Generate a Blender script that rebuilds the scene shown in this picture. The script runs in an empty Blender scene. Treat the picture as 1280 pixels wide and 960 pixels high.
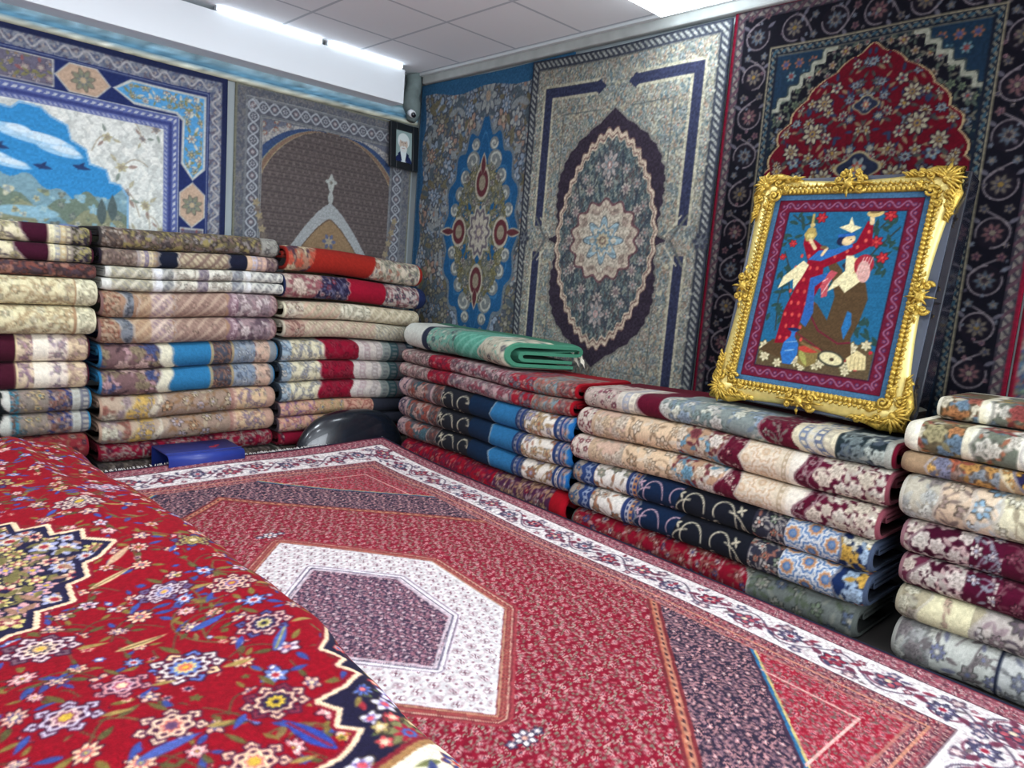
import bpy, math, random
import numpy as np
C = bpy.context.scene.collection
rng = np.random.default_rng(11)
random.seed(5)
PI = math.pi

# ------------------------------------------------------------------ helpers
def lin(c):
    c = np.asarray(c, dtype=float)/255.0
    return np.where(c <= .04045, c/12.92, ((np.maximum(c, 0)+.055)/1.055)**2.4)

def tag(o, label=None, cat=None, group=None, kind=None):
    if label: o['label'] = label
    if cat: o['category'] = cat
    if group: o['group'] = group
    if kind: o['kind'] = kind
    return o

def empty(name, loc=(0, 0, 0), rot=(0, 0, 0)):
    o = bpy.data.objects.new(name, None); C.objects.link(o)
    o.location = loc; o.rotation_euler = rot; o.empty_display_size = .1
    return o

def mat(name, col, rough=.6, metal=0., emit=0., noise=0., nscale=20., bump=0., bscale=60., coat=0., spec=.5):
    m = bpy.data.materials.new(name); m.use_nodes = True
    nt = m.node_tree; b = nt.nodes['Principled BSDF']
    b.inputs['Base Color'].default_value = (*lin(col), 1)
    b.inputs['Roughness'].default_value = rough
    b.inputs['Metallic'].default_value = metal
    b.inputs['Specular IOR Level'].default_value = spec
    if coat: b.inputs['Coat Weight'].default_value = coat
    if emit:
        b.inputs['Emission Color'].default_value = (*lin(col), 1)
        b.inputs['Emission Strength'].default_value = emit
    tc = nt.nodes.new('ShaderNodeTexCoord')
    if noise:
        n = nt.nodes.new('ShaderNodeTexNoise'); n.inputs['Scale'].default_value = nscale
        n.inputs['Detail'].default_value = 4
        nt.links.new(tc.outputs['Object'], n.inputs['Vector'])
        r = nt.nodes.new('ShaderNodeValToRGB')
        c = lin(col)
        r.color_ramp.elements[0].position = .3; r.color_ramp.elements[1].position = .7
        r.color_ramp.elements[0].color = (*(c*(1-noise)), 1)
        r.color_ramp.elements[1].color = (*np.minimum(c*(1+noise), 1), 1)
        nt.links.new(n.outputs['Fac'], r.inputs['Fac']); nt.links.new(r.outputs['Color'], b.inputs['Base Color'])
    if bump:
        n2 = nt.nodes.new('ShaderNodeTexNoise'); n2.inputs['Scale'].default_value = bscale
        nt.links.new(tc.outputs['Object'], n2.inputs['Vector'])
        bp = nt.nodes.new('ShaderNodeBump'); bp.inputs['Strength'].default_value = bump
        bp.inputs['Distance'].default_value = .004
        nt.links.new(n2.outputs['Fac'], bp.inputs['Height']); nt.links.new(bp.outputs['Normal'], b.inputs['Normal'])
    return m

def woven(name, amt=.16, scale=170., bump=.5, sheen=.12, rough=.95):
    """woven pile: the colours of the pattern come from the mesh, the yarn variation from noise"""
    m = bpy.data.materials.new(name); m.use_nodes = True
    nt = m.node_tree; b = nt.nodes['Principled BSDF']
    b.inputs['Roughness'].default_value = rough
    b.inputs['Specular IOR Level'].default_value = .06
    b.inputs['Sheen Weight'].default_value = sheen
    b.inputs['Sheen Roughness'].default_value = .6
    a = nt.nodes.new('ShaderNodeAttribute'); a.attribute_name = 'Col'
    tc = nt.nodes.new('ShaderNodeTexCoord')
    n = nt.nodes.new('ShaderNodeTexNoise'); n.inputs['Scale'].default_value = scale; n.inputs['Detail'].default_value = 2
    nt.links.new(tc.outputs['Object'], n.inputs['Vector'])
    mr = nt.nodes.new('ShaderNodeMapRange')
    mr.inputs['From Min'].default_value = .3; mr.inputs['From Max'].default_value = .7
    mr.inputs['To Min'].default_value = 1-amt; mr.inputs['To Max'].default_value = 1+amt
    nt.links.new(n.outputs['Fac'], mr.inputs['Value'])
    vm = nt.nodes.new('ShaderNodeVectorMath'); vm.operation = 'SCALE'
    nt.links.new(a.outputs['Color'], vm.inputs[0]); nt.links.new(mr.outputs['Result'], vm.inputs['Scale'])
    nt.links.new(vm.outputs['Vector'], b.inputs['Base Color'])
    bp = nt.nodes.new('ShaderNodeBump'); bp.inputs['Strength'].default_value = bump; bp.inputs['Distance'].default_value = .003
    nt.links.new(n.outputs['Fac'], bp.inputs['Height']); nt.links.new(bp.outputs['Normal'], b.inputs['Normal'])
    return m

RUG = woven('woven_wool_pile', amt=.15, scale=380., bump=.22, sheen=.02)
SILK = woven('woven_fine_pile', amt=.07, scale=420., bump=.12, sheen=.02)

def build(name, V, F, m, parent=None, cols=None, smooth=True, flat_from=None):
    me = bpy.data.meshes.new(name)
    V = np.asarray(V, dtype=np.float32)
    if isinstance(F, np.ndarray):
        nf = len(F)
        me.vertices.add(len(V)); me.vertices.foreach_set('co', V.ravel())
        me.loops.add(nf*4); me.polygons.add(nf)
        me.loops.foreach_set('vertex_index', F.astype(np.int32).ravel())
        me.polygons.foreach_set('loop_start', np.arange(0, nf*4, 4, dtype=np.int32))
        sm = np.full(nf, smooth)
        if flat_from is not None: sm[flat_from:] = False
        me.polygons.foreach_set('use_smooth', sm)
        me.update(calc_edges=True); me.validate()
    else:
        me.from_pydata(V.tolist(), [], F); me.update()
        me.polygons.foreach_set('use_smooth', np.full(len(me.polygons), smooth))
    if cols is not None:
        at = me.color_attributes.new('Col', 'FLOAT_COLOR', 'POINT')
        rgba = np.ones((len(V), 4), dtype=np.float32); rgba[:, :3] = lin(cols)
        at.data.foreach_set('color', rgba.ravel())
    me.materials.append(m)
    o = bpy.data.objects.new(name, me); C.objects.link(o)
    if parent is not None: o.parent = parent
    return o

def grid_faces(nu, nv, off=0, flip=False):
    i = np.arange(nu*nv).reshape(nv, nu)+off
    a, b, c, d = i[:-1, :-1].ravel(), i[:-1, 1:].ravel(), i[1:, 1:].ravel(), i[1:, :-1].ravel()
    return np.stack([a, d, c, b] if flip else [a, b, c, d], 1)

class MB:
    """collects simple solids for ONE mesh object"""
    def __init__(s): s.v = []; s.f = []
    def add(s, V, F):
        n = len(s.v); s.v += [tuple(map(float, p)) for p in V]; s.f += [tuple(int(i)+n for i in f) for f in F]
    def box(s, lo, hi, bev=0.):
        x0, y0, z0 = lo; x1, y1, z1 = hi; b = min(bev, (x1-x0)/2.01, (y1-y0)/2.01, (z1-z0)/2.01)
        if b <= 0:
            V = [(x, y, z) for z in (z0, z1) for y in (y0, y1) for x in (x0, x1)]
            s.add(V, [(0, 2, 3, 1), (4, 5, 7, 6), (0, 1, 5, 4), (2, 6, 7, 3), (0, 4, 6, 2), (1, 3, 7, 5)]); return
        import bmesh
        bm = bmesh.new(); bmesh.ops.create_cube(bm, size=1)
        for v in bm.verts:
            v.co = ((x0+x1)/2+v.co.x*(x1-x0), (y0+y1)/2+v.co.y*(y1-y0), (z0+z1)/2+v.co.z*(z1-z0))
        bmesh.ops.bevel(bm, geom=bm.edges[:], offset=b, segments=2, affect='EDGES', profile=.5)
        bm.verts.index_update()
        s.add([v.co[:] for v in bm.verts], [[v.index for v in f.verts] for f in bm.faces]); bm.free()
    def tube(s, pts, rad, n=8, flat=1.0):
        pts = np.asarray(pts, float); rad = np.broadcast_to(rad, (len(pts),))
        t = np.gradient(pts, axis=0); t /= np.linalg.norm(t, axis=1)[:, None]+1e-9
        up = np.array([0, 0, 1.]); 
        if abs(t[0]@up) > .9: up = np.array([1., 0, 0])
        V = []
        for p, d, r in zip(pts, t, rad):
            a = np.cross(d, up); a /= np.linalg.norm(a)+1e-9; b = np.cross(d, a)
            for k in range(n):
                th = 2*PI*k/n; V.append(p+r*(math.cos(th)*a+flat*math.sin(th)*b))
        F = []
        for i in range(len(pts)-1):
            for k in range(n):
                F.append((i*n+k, i*n+(k+1) % n, (i+1)*n+(k+1) % n, (i+1)*n+k))
        F.append(tuple(range(n))[::-1]); F.append(tuple((len(pts)-1)*n+k for k in range(n)))
        s.add(V, F)
    def ball(s, c, r, n=8, m=6):
        r = np.broadcast_to(r, (3,)); V = []; F = []
        for i in range(m+1):
            ph = PI*i/m
            for k in range(n):
                th = 2*PI*k/n
                V.append((c[0]+r[0]*math.sin(ph)*math.cos(th), c[1]+r[1]*math.sin(ph)*math.sin(th), c[2]+r[2]*math.cos(ph)))
        for i in range(m):
            for k in range(n): F.append((i*n+k, (i+1)*n+k, (i+1)*n+(k+1) % n, i*n+(k+1) % n))
        s.add(V, F)
    def lathe(s, prof, c=(0, 0, 0), n=32, sx=1., sy=1.):
        V = [(c[0]+r*math.cos(2*PI*k/n)*sx, c[1]+r*math.sin(2*PI*k/n)*sy, c[2]+z) for r, z in prof for k in range(n)]
        F = [(i*n+k, i*n+(k+1) % n, (i+1)*n+(k+1) % n, (i+1)*n+k) for i in range(len(prof)-1) for k in range(n)]
        s.add(V, F)
    def build(s, name, m, parent=None, smooth=False): return build(name, s.v, s.f, m, parent, smooth=smooth)

# ------------------------------------------------------------------ pattern drawing (metres, y up)
class Cv:
    """a woven pattern, one knot per cell"""
    def __init__(s, w, h, res, bg, x0=0., y0=0., ry=None):
        s.w, s.h, s.x0, s.y0 = w, h, x0, y0
        s.rx = res; s.ry = ry or res
        s.nx = max(2, int(round(w*s.rx))+1); s.ny = max(2, int(round(h*s.ry))+1)
        s.rx = (s.nx-1)/w; s.ry = (s.ny-1)/h
        s.gx = x0+np.linspace(0, w, s.nx); s.gy = y0+np.linspace(0, h, s.ny)
        s.a = np.empty((s.ny, s.nx, 3)); s.a[:] = bg
        s.clip = None; s.res = min(s.rx, s.ry)
    def full(s): return np.meshgrid(s.gx, s.gy)
    def win(s, xa, ya, xb, yb):
        i0 = max(0, int((xa-s.x0)*s.rx)-1); i1 = min(s.nx, int((xb-s.x0)*s.rx)+3)
        j0 = max(0, int((ya-s.y0)*s.ry)-1); j1 = min(s.ny, int((yb-s.y0)*s.ry)+3)
        if i1 <= i0 or j1 <= j0: return None
        return slice(j0, j1), slice(i0, i1)
    def put(s, sl, d, col, al=1.0):
        """d: signed distance in metres, negative inside"""
        k = np.clip(.5-d*s.res, 0, 1)*al
        if s.clip is not None: k = k*s.clip[sl]
        s.a[sl] += k[..., None]*(np.asarray(col, float)-s.a[sl])
    def fill(s, mask, col):
        m = mask if s.clip is None else mask & (s.clip > 0)
        s.a[m] = col
    def loc(s, x, y, r, rot=0.):
        sl = s.win(x-r, y-r, x+r, y+r)
        if sl is None: return None
        X, Y = np.meshgrid(s.gx[sl[1]]-x, s.gy[sl[0]]-y)
        if rot:
            c, q = math.cos(rot), math.sin(rot); X, Y = c*X+q*Y, -q*X+c*Y
        return sl, X, Y
    def ell(s, x, y, rx, ry, col, rot=0., al=1.):
        L = s.loc(x, y, max(rx, ry)*1.1, rot)
        if L is None: return
        sl, X, Y = L; s.put(sl, (np.hypot(X/rx, Y/ry)-1)*min(rx, ry), col, al)
    def rose(s, x, y, r, n, col, amp=.2, rot=0., sq=1.):
        L = s.loc(x, y, r*1.3, rot)
        if L is None: return
        sl, X, Y = L; Y = Y/sq; th = np.arctan2(Y, X)
        s.put(sl, np.hypot(X, Y)-r*(1-amp+amp*np.cos(n*th)), col)
    def flower(s, x, y, r, n, cols, rot=0., out=None, sq=1.):
        if out is not None: s.rose(x, y, r*1.18, n, out, .16, rot, sq)
        s.rose(x, y, r, n, cols[0], .2, rot, sq)
        if len(cols) > 1: s.rose(x, y, r*.62, n, cols[1], .22, rot+PI/n, sq)
        if len(cols) > 2: s.rose(x, y, r*.32, n, cols[2], .1, rot, sq)
        if len(cols) > 3: s.ell(x, y, r*.14, r*.14, cols[3])
    def leaf(s, x, y, l, w, ang, col, vein=None):
        L = s.loc(x+math.cos(ang)*l/2, y+math.sin(ang)*l/2, l*.62, ang)
        if L is None: return
        sl, X, Y = L; t = np.clip(X/l+.5, 0, 1)
        half = w*np.sin(PI*t)**.8*(1.15-.5*t)
        s.put(sl, np.where(np.abs(X) > l/2, .01, np.abs(Y)-half), col)
        if vein is not None: s.put(sl, np.where(np.abs(X) > l*.4, .01, np.abs(Y)-w*.18), vein)
    def poly(s, pts, col, al=1.):
        p = np.asarray(pts, float)
        sl = s.win(p[:, 0].min(), p[:, 1].min(), p[:, 0].max(), p[:, 1].max())
        if sl is None: return
        X, Y = np.meshgrid(s.gx[sl[1]], s.gy[sl[0]]); s.put(sl, s.sdpoly(p, X, Y), col, al)
    @staticmethod
    def sdpoly(p, X, Y):
        d = np.full(X.shape, 1e9); ins = np.zeros(X.shape, bool); q = np.roll(p, 1, 0)
        for (ax, ay), (bx, by) in zip(p, q):
            ex, ey = bx-ax, by-ay; wx, wy = X-ax, Y-ay
            t = np.clip((wx*ex+wy*ey)/(ex*ex+ey*ey+1e-12), 0, 1)
            d = np.minimum(d, np.hypot(wx-ex*t, wy-ey*t))
            cond = (ay > Y) != (by > Y)
            xi = ax+(Y-ay)*(bx-ax)/(by-ay if by != ay else 1e-9)
            ins ^= cond & (X < xi)
        return np.where(ins, -d, d)
    def line(s, pts, w, col, close=False):
        p = np.asarray(pts, float)
        if close: p = np.vstack([p, p[:1]])
        for (ax, ay), (bx, by) in zip(p[:-1], p[1:]):
            sl = s.win(min(ax, bx)-w, min(ay, by)-w, max(ax, bx)+w, max(ay, by)+w)
            if sl is None: continue
            X, Y = np.meshgrid(s.gx[sl[1]], s.gy[sl[0]])
            ex, ey = bx-ax, by-ay; t = np.clip(((X-ax)*ex+(Y-ay)*ey)/(ex*ex+ey*ey+1e-12), 0, 1)
            s.put(sl, np.hypot(X-ax-ex*t, Y-ay-ey*t)-w/2, col)
    def curl(s, x, y, r, w, col, a0=0., turns=1.1, hand=1):
        t = np.linspace(0, 1, 18); a = a0+hand*turns*2*PI*t; rr = r*(1-.8*t)
        s.line(np.stack([x+rr*np.cos(a), y+rr*np.sin(a)], 1), w, col)
    def rect(s, xa, ya, xb, yb, col):
        m = (s.gx >= xa) & (s.gx <= xb); n = (s.gy >= ya) & (s.gy <= yb)
        s.fill(n[:, None] & m[None, :], col)
    def ring(s, d0, d1, D, col):
        s.fill((D >= d0) & (D < d1), col)
    def speck(s, mask, pal, cell, jit=.0, cy=None):
        """small blocks of yarn in random colours of a palette"""
        X, Y = s.full(); cy = cy or cell
        jx = cell*.45*np.sin(Y/cell*1.9+X*7); 
        i = np.floor((X+jx)/cell).astype(int); j = np.floor((Y+.3*cy*np.sin(X/cell*1.3))/cy).astype(int)
        h = ((i*73856093) ^ (j*19349663)) & 0xffff
        h = (h*2654435761 >> 7) % 997
        p = np.asarray(pal, float)[h % len(pal)]
        m = mask if s.clip is None else mask & (s.clip > 0)
        s.a[m] = p[m]
    def jitter(s, amt, cell=.008):
        X, Y = s.full()
        i = np.floor(X/cell).astype(int); j = np.floor(Y/cell).astype(int)
        h = ((i*92821) ^ (j*68917)) % 1009/1009.-.5
        s.a *= (1+amt*h)[..., None]
    def scatter(s, mask, n, rmin, rmax, pals, leaf=None, out=None, stem=None, mind=1.6, mirror=None, seed=0, petals=(5, 6, 8)):
        """flowers, leaves and stems strewn over a region"""
        R = np.random.default_rng(seed); js, is_ = np.nonzero(mask)
        if not len(js): return
        old = s.clip; s.clip = mask.astype(float) if old is None else old*mask
        P = []
        for _ in range(n*6):
            if len(P) >= n: break
            k = R.integers(len(js)); x, y = s.gx[is_[k]], s.gy[js[k]]; r = R.uniform(rmin, rmax)
            if all((x-a)**2+(y-b)**2 > (mind*(r+c)*.6)**2 for a, b, c in P): P.append((x, y, r))
        for x, y, r in P:
            xs = [x] if mirror is None else [x, 2*mirror-x]
            a = R.uniform(0, 2*PI); pal = pals[R.integers(len(pals))]; n_ = petals[R.integers(len(petals))]
            sq = R.uniform(.7, 1.)
            for q, xx in enumerate(xs):
                sg = 1 if q == 0 else -1
                if stem is not None:
                    t = np.linspace(0, 1, 7); L = r*4
                    px = xx+sg*L*t*math.cos(a); py = y+L*t*math.sin(a)+r*1.2*np.sin(PI*t)
                    s.line(np.stack([px, py], 1), max(r*.16, 1.2/s.res), stem)
                if leaf is not None:
                    for k in range(3):
                        b = a+k*2.1; b = b if sg > 0 else PI-b
                        s.leaf(xx+math.cos(b)*r, y+math.sin(b)*r, r*1.5, r*.3, b, leaf[k % len(leaf)])
                s.flower(xx, y, r, n_, pal, a if sg > 0 else PI-a, out, sq)
        s.clip = old
    def vine(s, p0, p1, amp, wl, w, col, pals, r, leaf=None, out=None, curl=None):
        """a waving vine with a flower in each bend, from p0 to p1"""
        p0 = np.array(p0, float); p1 = np.array(p1, float); L = np.linalg.norm(p1-p0); d = (p1-p0)/L; nn = np.array([-d[1], d[0]])
        t = np.linspace(0, L, max(8, int(L/wl*16)))
        s.line(p0+d*t[:, None]+nn*(amp*np.sin(2*PI*t/wl))[:, None], w, col)
        k = 0; x = wl*.25
        while x < L:
            sg = 1 if k % 2 == 0 else -1
            q = p0+d*x-nn*amp*.25*sg; pal = pals[k % len(pals)]
            if curl is not None:
                s.curl(q[0], q[1], amp*1.15, w, curl, math.atan2(d[1], d[0])+PI*(sg < 0), .8, sg)
            if leaf is not None:
                a = math.atan2(d[1], d[0])
                for e in (-1, 1): s.leaf(q[0]+d[0]*r*e, q[1]+d[1]*r*e, r*1.3, r*.35, a+(0 if e > 0 else PI)+.5*sg, leaf)
            s.flower(q[0], q[1], r, (6, 8, 5)[k % 3], pal, 0, out)
            x += wl*.5; k += 1
    def sample(s, X, Y):
        fx = np.clip((X-s.x0)*s.rx, 0, s.nx-1.001); fy = np.clip((Y-s.y0)*s.ry, 0, s.ny-1.001)
        i = fx.astype(int); j = fy.astype(int); u = (fx-i)[..., None]; v = (fy-j)[..., None]
        a = s.a
        return (a[j, i]*(1-u)+a[j, i+1]*u)*(1-v)+(a[j+1, i]*(1-u)+a[j+1, i+1]*u)*v

# ------------------------------------------------------------------ the room
ZF, ZC, XW, YW = -.10, 2.82, 3.62, 5.12          # bare floor, ceiling, right wall, back wall
XL, YB = -2.6, -2.4
WALL = mat('painted_plaster', (150, 158, 160), .8, noise=.06, nscale=3, bump=.15, bscale=80)
def slab(name, lo, hi, m, kind='structure'):
    b = MB(); b.box(lo, hi); o = b.build(name, m); o['kind'] = kind; return o
slab('wall_right', (XW, YB, ZF), (XW+.15, YW+.15, ZC+.1), WALL)
slab('wall_back', (XL, YW, ZF), (XW, YW+.15, ZC+.1), WALL)
slab('wall_left', (XL-.15, YB, ZF), (XL, YW+.15, ZC+.1), WALL)
b = MB()
for lo, hi in (((XL, YB-.15, ZF), (XW, YB, .35)), ((XL, YB-.15, 2.62), (XW, YB, ZC+.1)), ((XL, YB-.15, .35), (-2.0, YB, 2.62)), ((3.0, YB-.15, .35), (XW, YB, 2.62))): b.box(lo, hi)
o = b.build('wall_front', WALL); o['kind'] = 'structure'  # opening added behind the camera to let the fill light in
b = MB()
for lo, hi in (((-2.0, YB-.1, .35), (3.0, YB-.04, .42)), ((-2.0, YB-.1, 2.55), (3.0, YB-.04, 2.62)), ((-2.0, YB-.1, .42), (-1.93, YB-.04, 2.55)), ((2.93, YB-.1, .42), (3.0, YB-.04, 2.55)), ((-.38, YB-.1, .42), (-.31, YB-.04, 2.55)), ((1.30, YB-.1, .42), (1.37, YB-.04, 2.55))): b.box(lo, hi, .005)
o = b.build('added_window_1', mat('added_window_metal', (120, 124, 128), .4, metal=.6)); o['kind'] = 'structure'  # unseen window frame, made up to hold the added fill light
l = bpy.data.lights.new('added_fill', 'AREA'); l.shape = 'RECTANGLE'; l.size = 4.8; l.size_y = 2.1; l.energy = 300; l.color = (.86, .93, 1.0)  # fill lamp added outside the opening to brighten the ceiling and beam
lo = bpy.data.objects.new('added_fill', l); C.objects.link(lo); lo.location = (.5, YB-.3, 1.5); lo.rotation_euler = (PI/2, 0, 0)
slab('floor', (XL-.15, YB-.15, ZF-.1), (XW+.15, YW+.15, ZF), mat('floor_screed', (52, 48, 46), .8, noise=.15, nscale=6))

# ceiling of square tiles in a grid
cm = mat('ceiling_tile', (196, 203, 208), .9)
nt = cm.node_tree; bs = nt.nodes['Principled BSDF']
tc = nt.nodes.new('ShaderNodeTexCoord'); mp = nt.nodes.new('ShaderNodeMapping')
mp.inputs['Location'].default_value = (-2.93, -3.27, 0)
br = nt.nodes.new('ShaderNodeTexBrick'); br.offset = 0; br.squash = 1
br.inputs['Scale'].default_value = 1; br.inputs['Brick Width'].default_value = .6; br.inputs['Row Height'].default_value = .6
br.inputs['Mortar Size'].default_value = .011; br.inputs['Mortar Smooth'].default_value = .2
br.inputs['Color1'].default_value = (*lin((244, 248, 250)), 1); br.inputs['Color2'].default_value = (*lin((246, 249, 251)), 1)
br.inputs['Mortar'].default_value = (*lin((196, 204, 210)), 1)
nt.links.new(tc.outputs['Object'], mp.inputs['Vector']); nt.links.new(mp.outputs['Vector'], br.inputs['Vector'])
nt.links.new(br.outputs['Color'], bs.inputs['Base Color'])
slab('ceiling', (XL, YB, ZC), (XW, YW, ZC+.1), cm)

# boxed-in beam under the ceiling along the back wall
BEAM = mat('beam_paint', (238, 243, 246), .55)
b = MB(); b.box((XL, 4.90, 2.535), (3.345, YW, 2.785), .004); o = b.build('trim_2', BEAM); o['kind'] = 'structure'
# moulded and striped rail below it
prof = [(0, 2.44), (.03, 2.44), (.042, 2.455), (.042, 2.475), (.03, 2.482), (.03, 2.50), (.05, 2.508), (.055, 2.535), (.05, 2.555), (.06, 2.562), (.085, 2.60), (.085, 2.612), (0, 2.612)]
cols = [(120, 118, 104), (190, 190, 166), (196, 200, 184), (140, 172, 184), (96, 140, 164), (110, 156, 178), (140, 182, 200), (160, 190, 200), (110, 144, 154), (170, 182, 176), (130, 138, 134), (110, 120, 120), (110, 120, 120)]
nX = 120; xs = np.linspace(XL, XW, nX); V = []; Cc = []
for (d, z), c in zip(prof, cols):
    for k, x in enumerate(xs):
        V.append((x, YW-d, z+.004*math.sin(x*2.1))); Cc.append(np.array(c)*(1+.1*rng.standard_normal()))
o = build('trim_1', V, grid_faces(nX, len(prof), flip=True), SILK, None, np.clip(Cc, 0, 255)); o['kind'] = 'structure'
# pale ledge over the hangings on the right wall
b = MB(); b.box((XW-.05, YB, 2.745), (XW, 4.99, 2.815), .012)
o = b.build('trim_3', mat('pale_ledge', (168, 172, 168), .7, noise=.12, nscale=9)); o['kind'] = 'structure'
b = MB(); b.box((XW-.085, YB, 2.80), (XW-.05, 4.99, 2.82), .004)
o = b.build('trim_4', mat('ledge_edge', (205, 210, 210), .6)); o['kind'] = 'structure'

# light fittings
LAMP = mat('lit_diffuser', (236, 246, 255), .4, emit=9.0)
TUBE = mat('lit_tube', (228, 242, 255), .4, emit=5.0)
RIM = mat('white_enamel', (225, 228, 230), .4)
def panel(x, y, label, w):
    t = empty('ceiling_light', (x, y, ZC)); tag(t, label, 'ceiling light', 'square ceiling lights')
    b = MB(); h = .29
    for lo, hi in (((-h, -h, -.02), (h, -h+.02, 0)), ((-h, h-.02, -.02), (h, h, 0)), ((-h, -h+.02, -.02), (-h+.02, h-.02, 0)), ((h-.02, -h+.02, -.02), (h, h-.02, 0))): b.box(lo, hi)
    b.build('frame', RIM, t)
    b = MB(); b.box((-h+.03, -h+.03, -.06), (h-.03, h-.03, -.001), .01); b.build('diffuser', LAMP, t)
    l = bpy.data.lights.new('panel_glow', 'AREA'); l.shape = 'SQUARE'; l.size = .5; l.energy = w; l.color = (.88, .95, 1.0)
    lo = bpy.data.objects.new('panel_glow', l); C.objects.link(lo); lo.parent = t; lo.location = (0, 0, -.07)
panel(3.20, 2.36, 'bright square ceiling light above the big pale wall carpet', 4)
panel(1.40, 2.97, 'square ceiling light above the middle of the red floor carpet', 22)
panel(1.40, .57, 'square ceiling light above the near end of the red floor carpet', 12)
panel(-.40, 2.97, 'square ceiling light above the left side of the room', 22)
panel(-.40, .57, 'square ceiling light above the camera position', 10)
def tube_light(x0, x1, label):
    t = empty('strip_light', ((x0+x1)/2, 4.90, 2.8)); tag(t, label, 'strip light', 'strip lights above the beam')
    L = (x1-x0)/2
    b = MB(); b.box((-L, 0, -.014), (L, .03, .02)); b.build('housing', RIM, t)
    b = MB(); b.box((-L+.01, -.012, -.012), (L-.01, 0, .012), .004); b.build('tube', TUBE, t)
tube_light(2.68, 3.32, 'lit strip light on top of the beam, the one ending at the room corner')
tube_light(1.90, 2.64, 'lit strip light on top of the beam, next one left of the corner one')

# corner: bundled cloth-wrapped pipe with a small camera on it
b = MB()
zz = np.linspace(2.455, 2.815, 12)
b.tube([(3.515+.012*math.sin(i*.9), 5.03, z) for i, z in enumerate(zz)], [.035, .05, .06, .068, .072, .07, .066, .064, .062, .06, .06, .06], 12)
o = b.build('corner_pipe', mat('grey_green_wrap', (112, 126, 124), .8, noise=.2, nscale=14, bump=.4, bscale=30), smooth=True)
tag(o, 'grey green wrapped pipe in the room corner under the ceiling', 'pipe')
t = empty('security_camera', (3.42, 4.90, 2.44)); tag(t, 'tiny white camera in the corner above the portrait of a person', 'camera')
b = MB(); b.tube([(0, .03, .05), (0, 0, .045), (0, -.03, .03)], [.018, .028, .026], 10); b.build('body', RIM, t, True)
b = MB(); b.tube([(0, -.028, .03), (.0, -.045, .018)], [.02, .016], 10); b.build('lens', mat('dark_lens', (25, 26, 34), .15), t, True)
b = MB(); b.tube([(0, .02, .055), (.045, .07, .085)], .008, 6); b.build('bracket', RIM, t, True)

# ------------------------------------------------------------------ carpet on the floor
R0, R1_ = (128, 18, 40), (150, 32, 52)
PINKW = (222, 196, 196); NAVY = (32, 30, 50); WHITE = (232, 226, 222)
def herati(cv, mask, base, lightc, leafc, dotc, cx=.064, cy=.052, k=1.):
    X, Y = cv.full()
    cv.fill(mask, base)
    X = X+.007*np.sin(Y*61+X*23)+.004*np.sin(Y*137); Y = Y+.006*np.sin(X*53-Y*17)
    r_ = np.floor(Y/cy); u = (X/cx+.5*(r_ % 2)) % 1-.5; v = (Y/cy) % 1-.5
    idx = np.floor(X/cx+.5*(r_ % 2)); h = ((idx*7919+r_*104729) % 101)/101
    ux, vy = u*cx, v*cy; rr = np.hypot(ux, vy); th = np.arctan2(vy, ux)
    m = mask
    f = m & (np.abs(rr-(.016+.005*h)*k) < .0034) & (np.cos(2*th-.9-2.2*h) > .25); cv.fill(f, np.asarray(lightc)*.92)
    f = m & (np.abs(vy+.7*ux-.004) < .0022) & (np.abs(ux) > .012) & (np.abs(ux) < .026) & (h < .7); cv.fill(f, np.asarray(lightc)*.85+np.asarray(leafc)*.15)
    f = m & (rr < .0085*(1+.3*np.cos(5*th))); cv.fill(f, np.asarray(lightc)*.97)
    f = m & (rr < .0035); cv.fill(f, dotc)
    q = np.hypot((np.abs(ux)-cx*.5)/1.0, (np.abs(vy)-cy*.12)/.5); f = m & (q < .008); cv.fill(f, leafc)
    q = np.hypot(np.abs(ux)-cx*.28, np.abs(vy)-cy*.42); f = m & (q < .0055) & (h > .35); cv.fill(f, np.asarray(leafc)*.6+np.asarray(lightc)*.4)
    f = m & (np.abs(vy-.55*ux-.012) < .0022) & (np.abs(ux) < .022) & (h > .4); cv.fill(f, leafc)

# u: across (0 at the hexagon's centre line), v: along
UE, V0, V1 = 1.47, -1.98, 2.15
res = 210
cvF = Cv(2*UE, V1-V0, res, R0, -UE, V0)
X, Y = cvF.full()
De = np.minimum(UE-np.abs(X), np.minimum(Y-V0, V1-Y))      # distance from the edge
BO, BW, BI = .13, .33, .44
# outer band: dusty rose, dense small figures
herati(cvF, De < BO, (146, 70, 84), (206, 170, 166), (96, 52, 66), (60, 40, 66), .042, .042)
cvF.ring(0, .016, De, (26, 28, 48)); cvF.ring(.016, .024, De, (120, 40, 55))
cvF.ring(BO-.02, BO-.012, De, (60, 40, 60)); cvF.ring(BO-.012, BO, De, (226, 214, 210))
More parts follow.
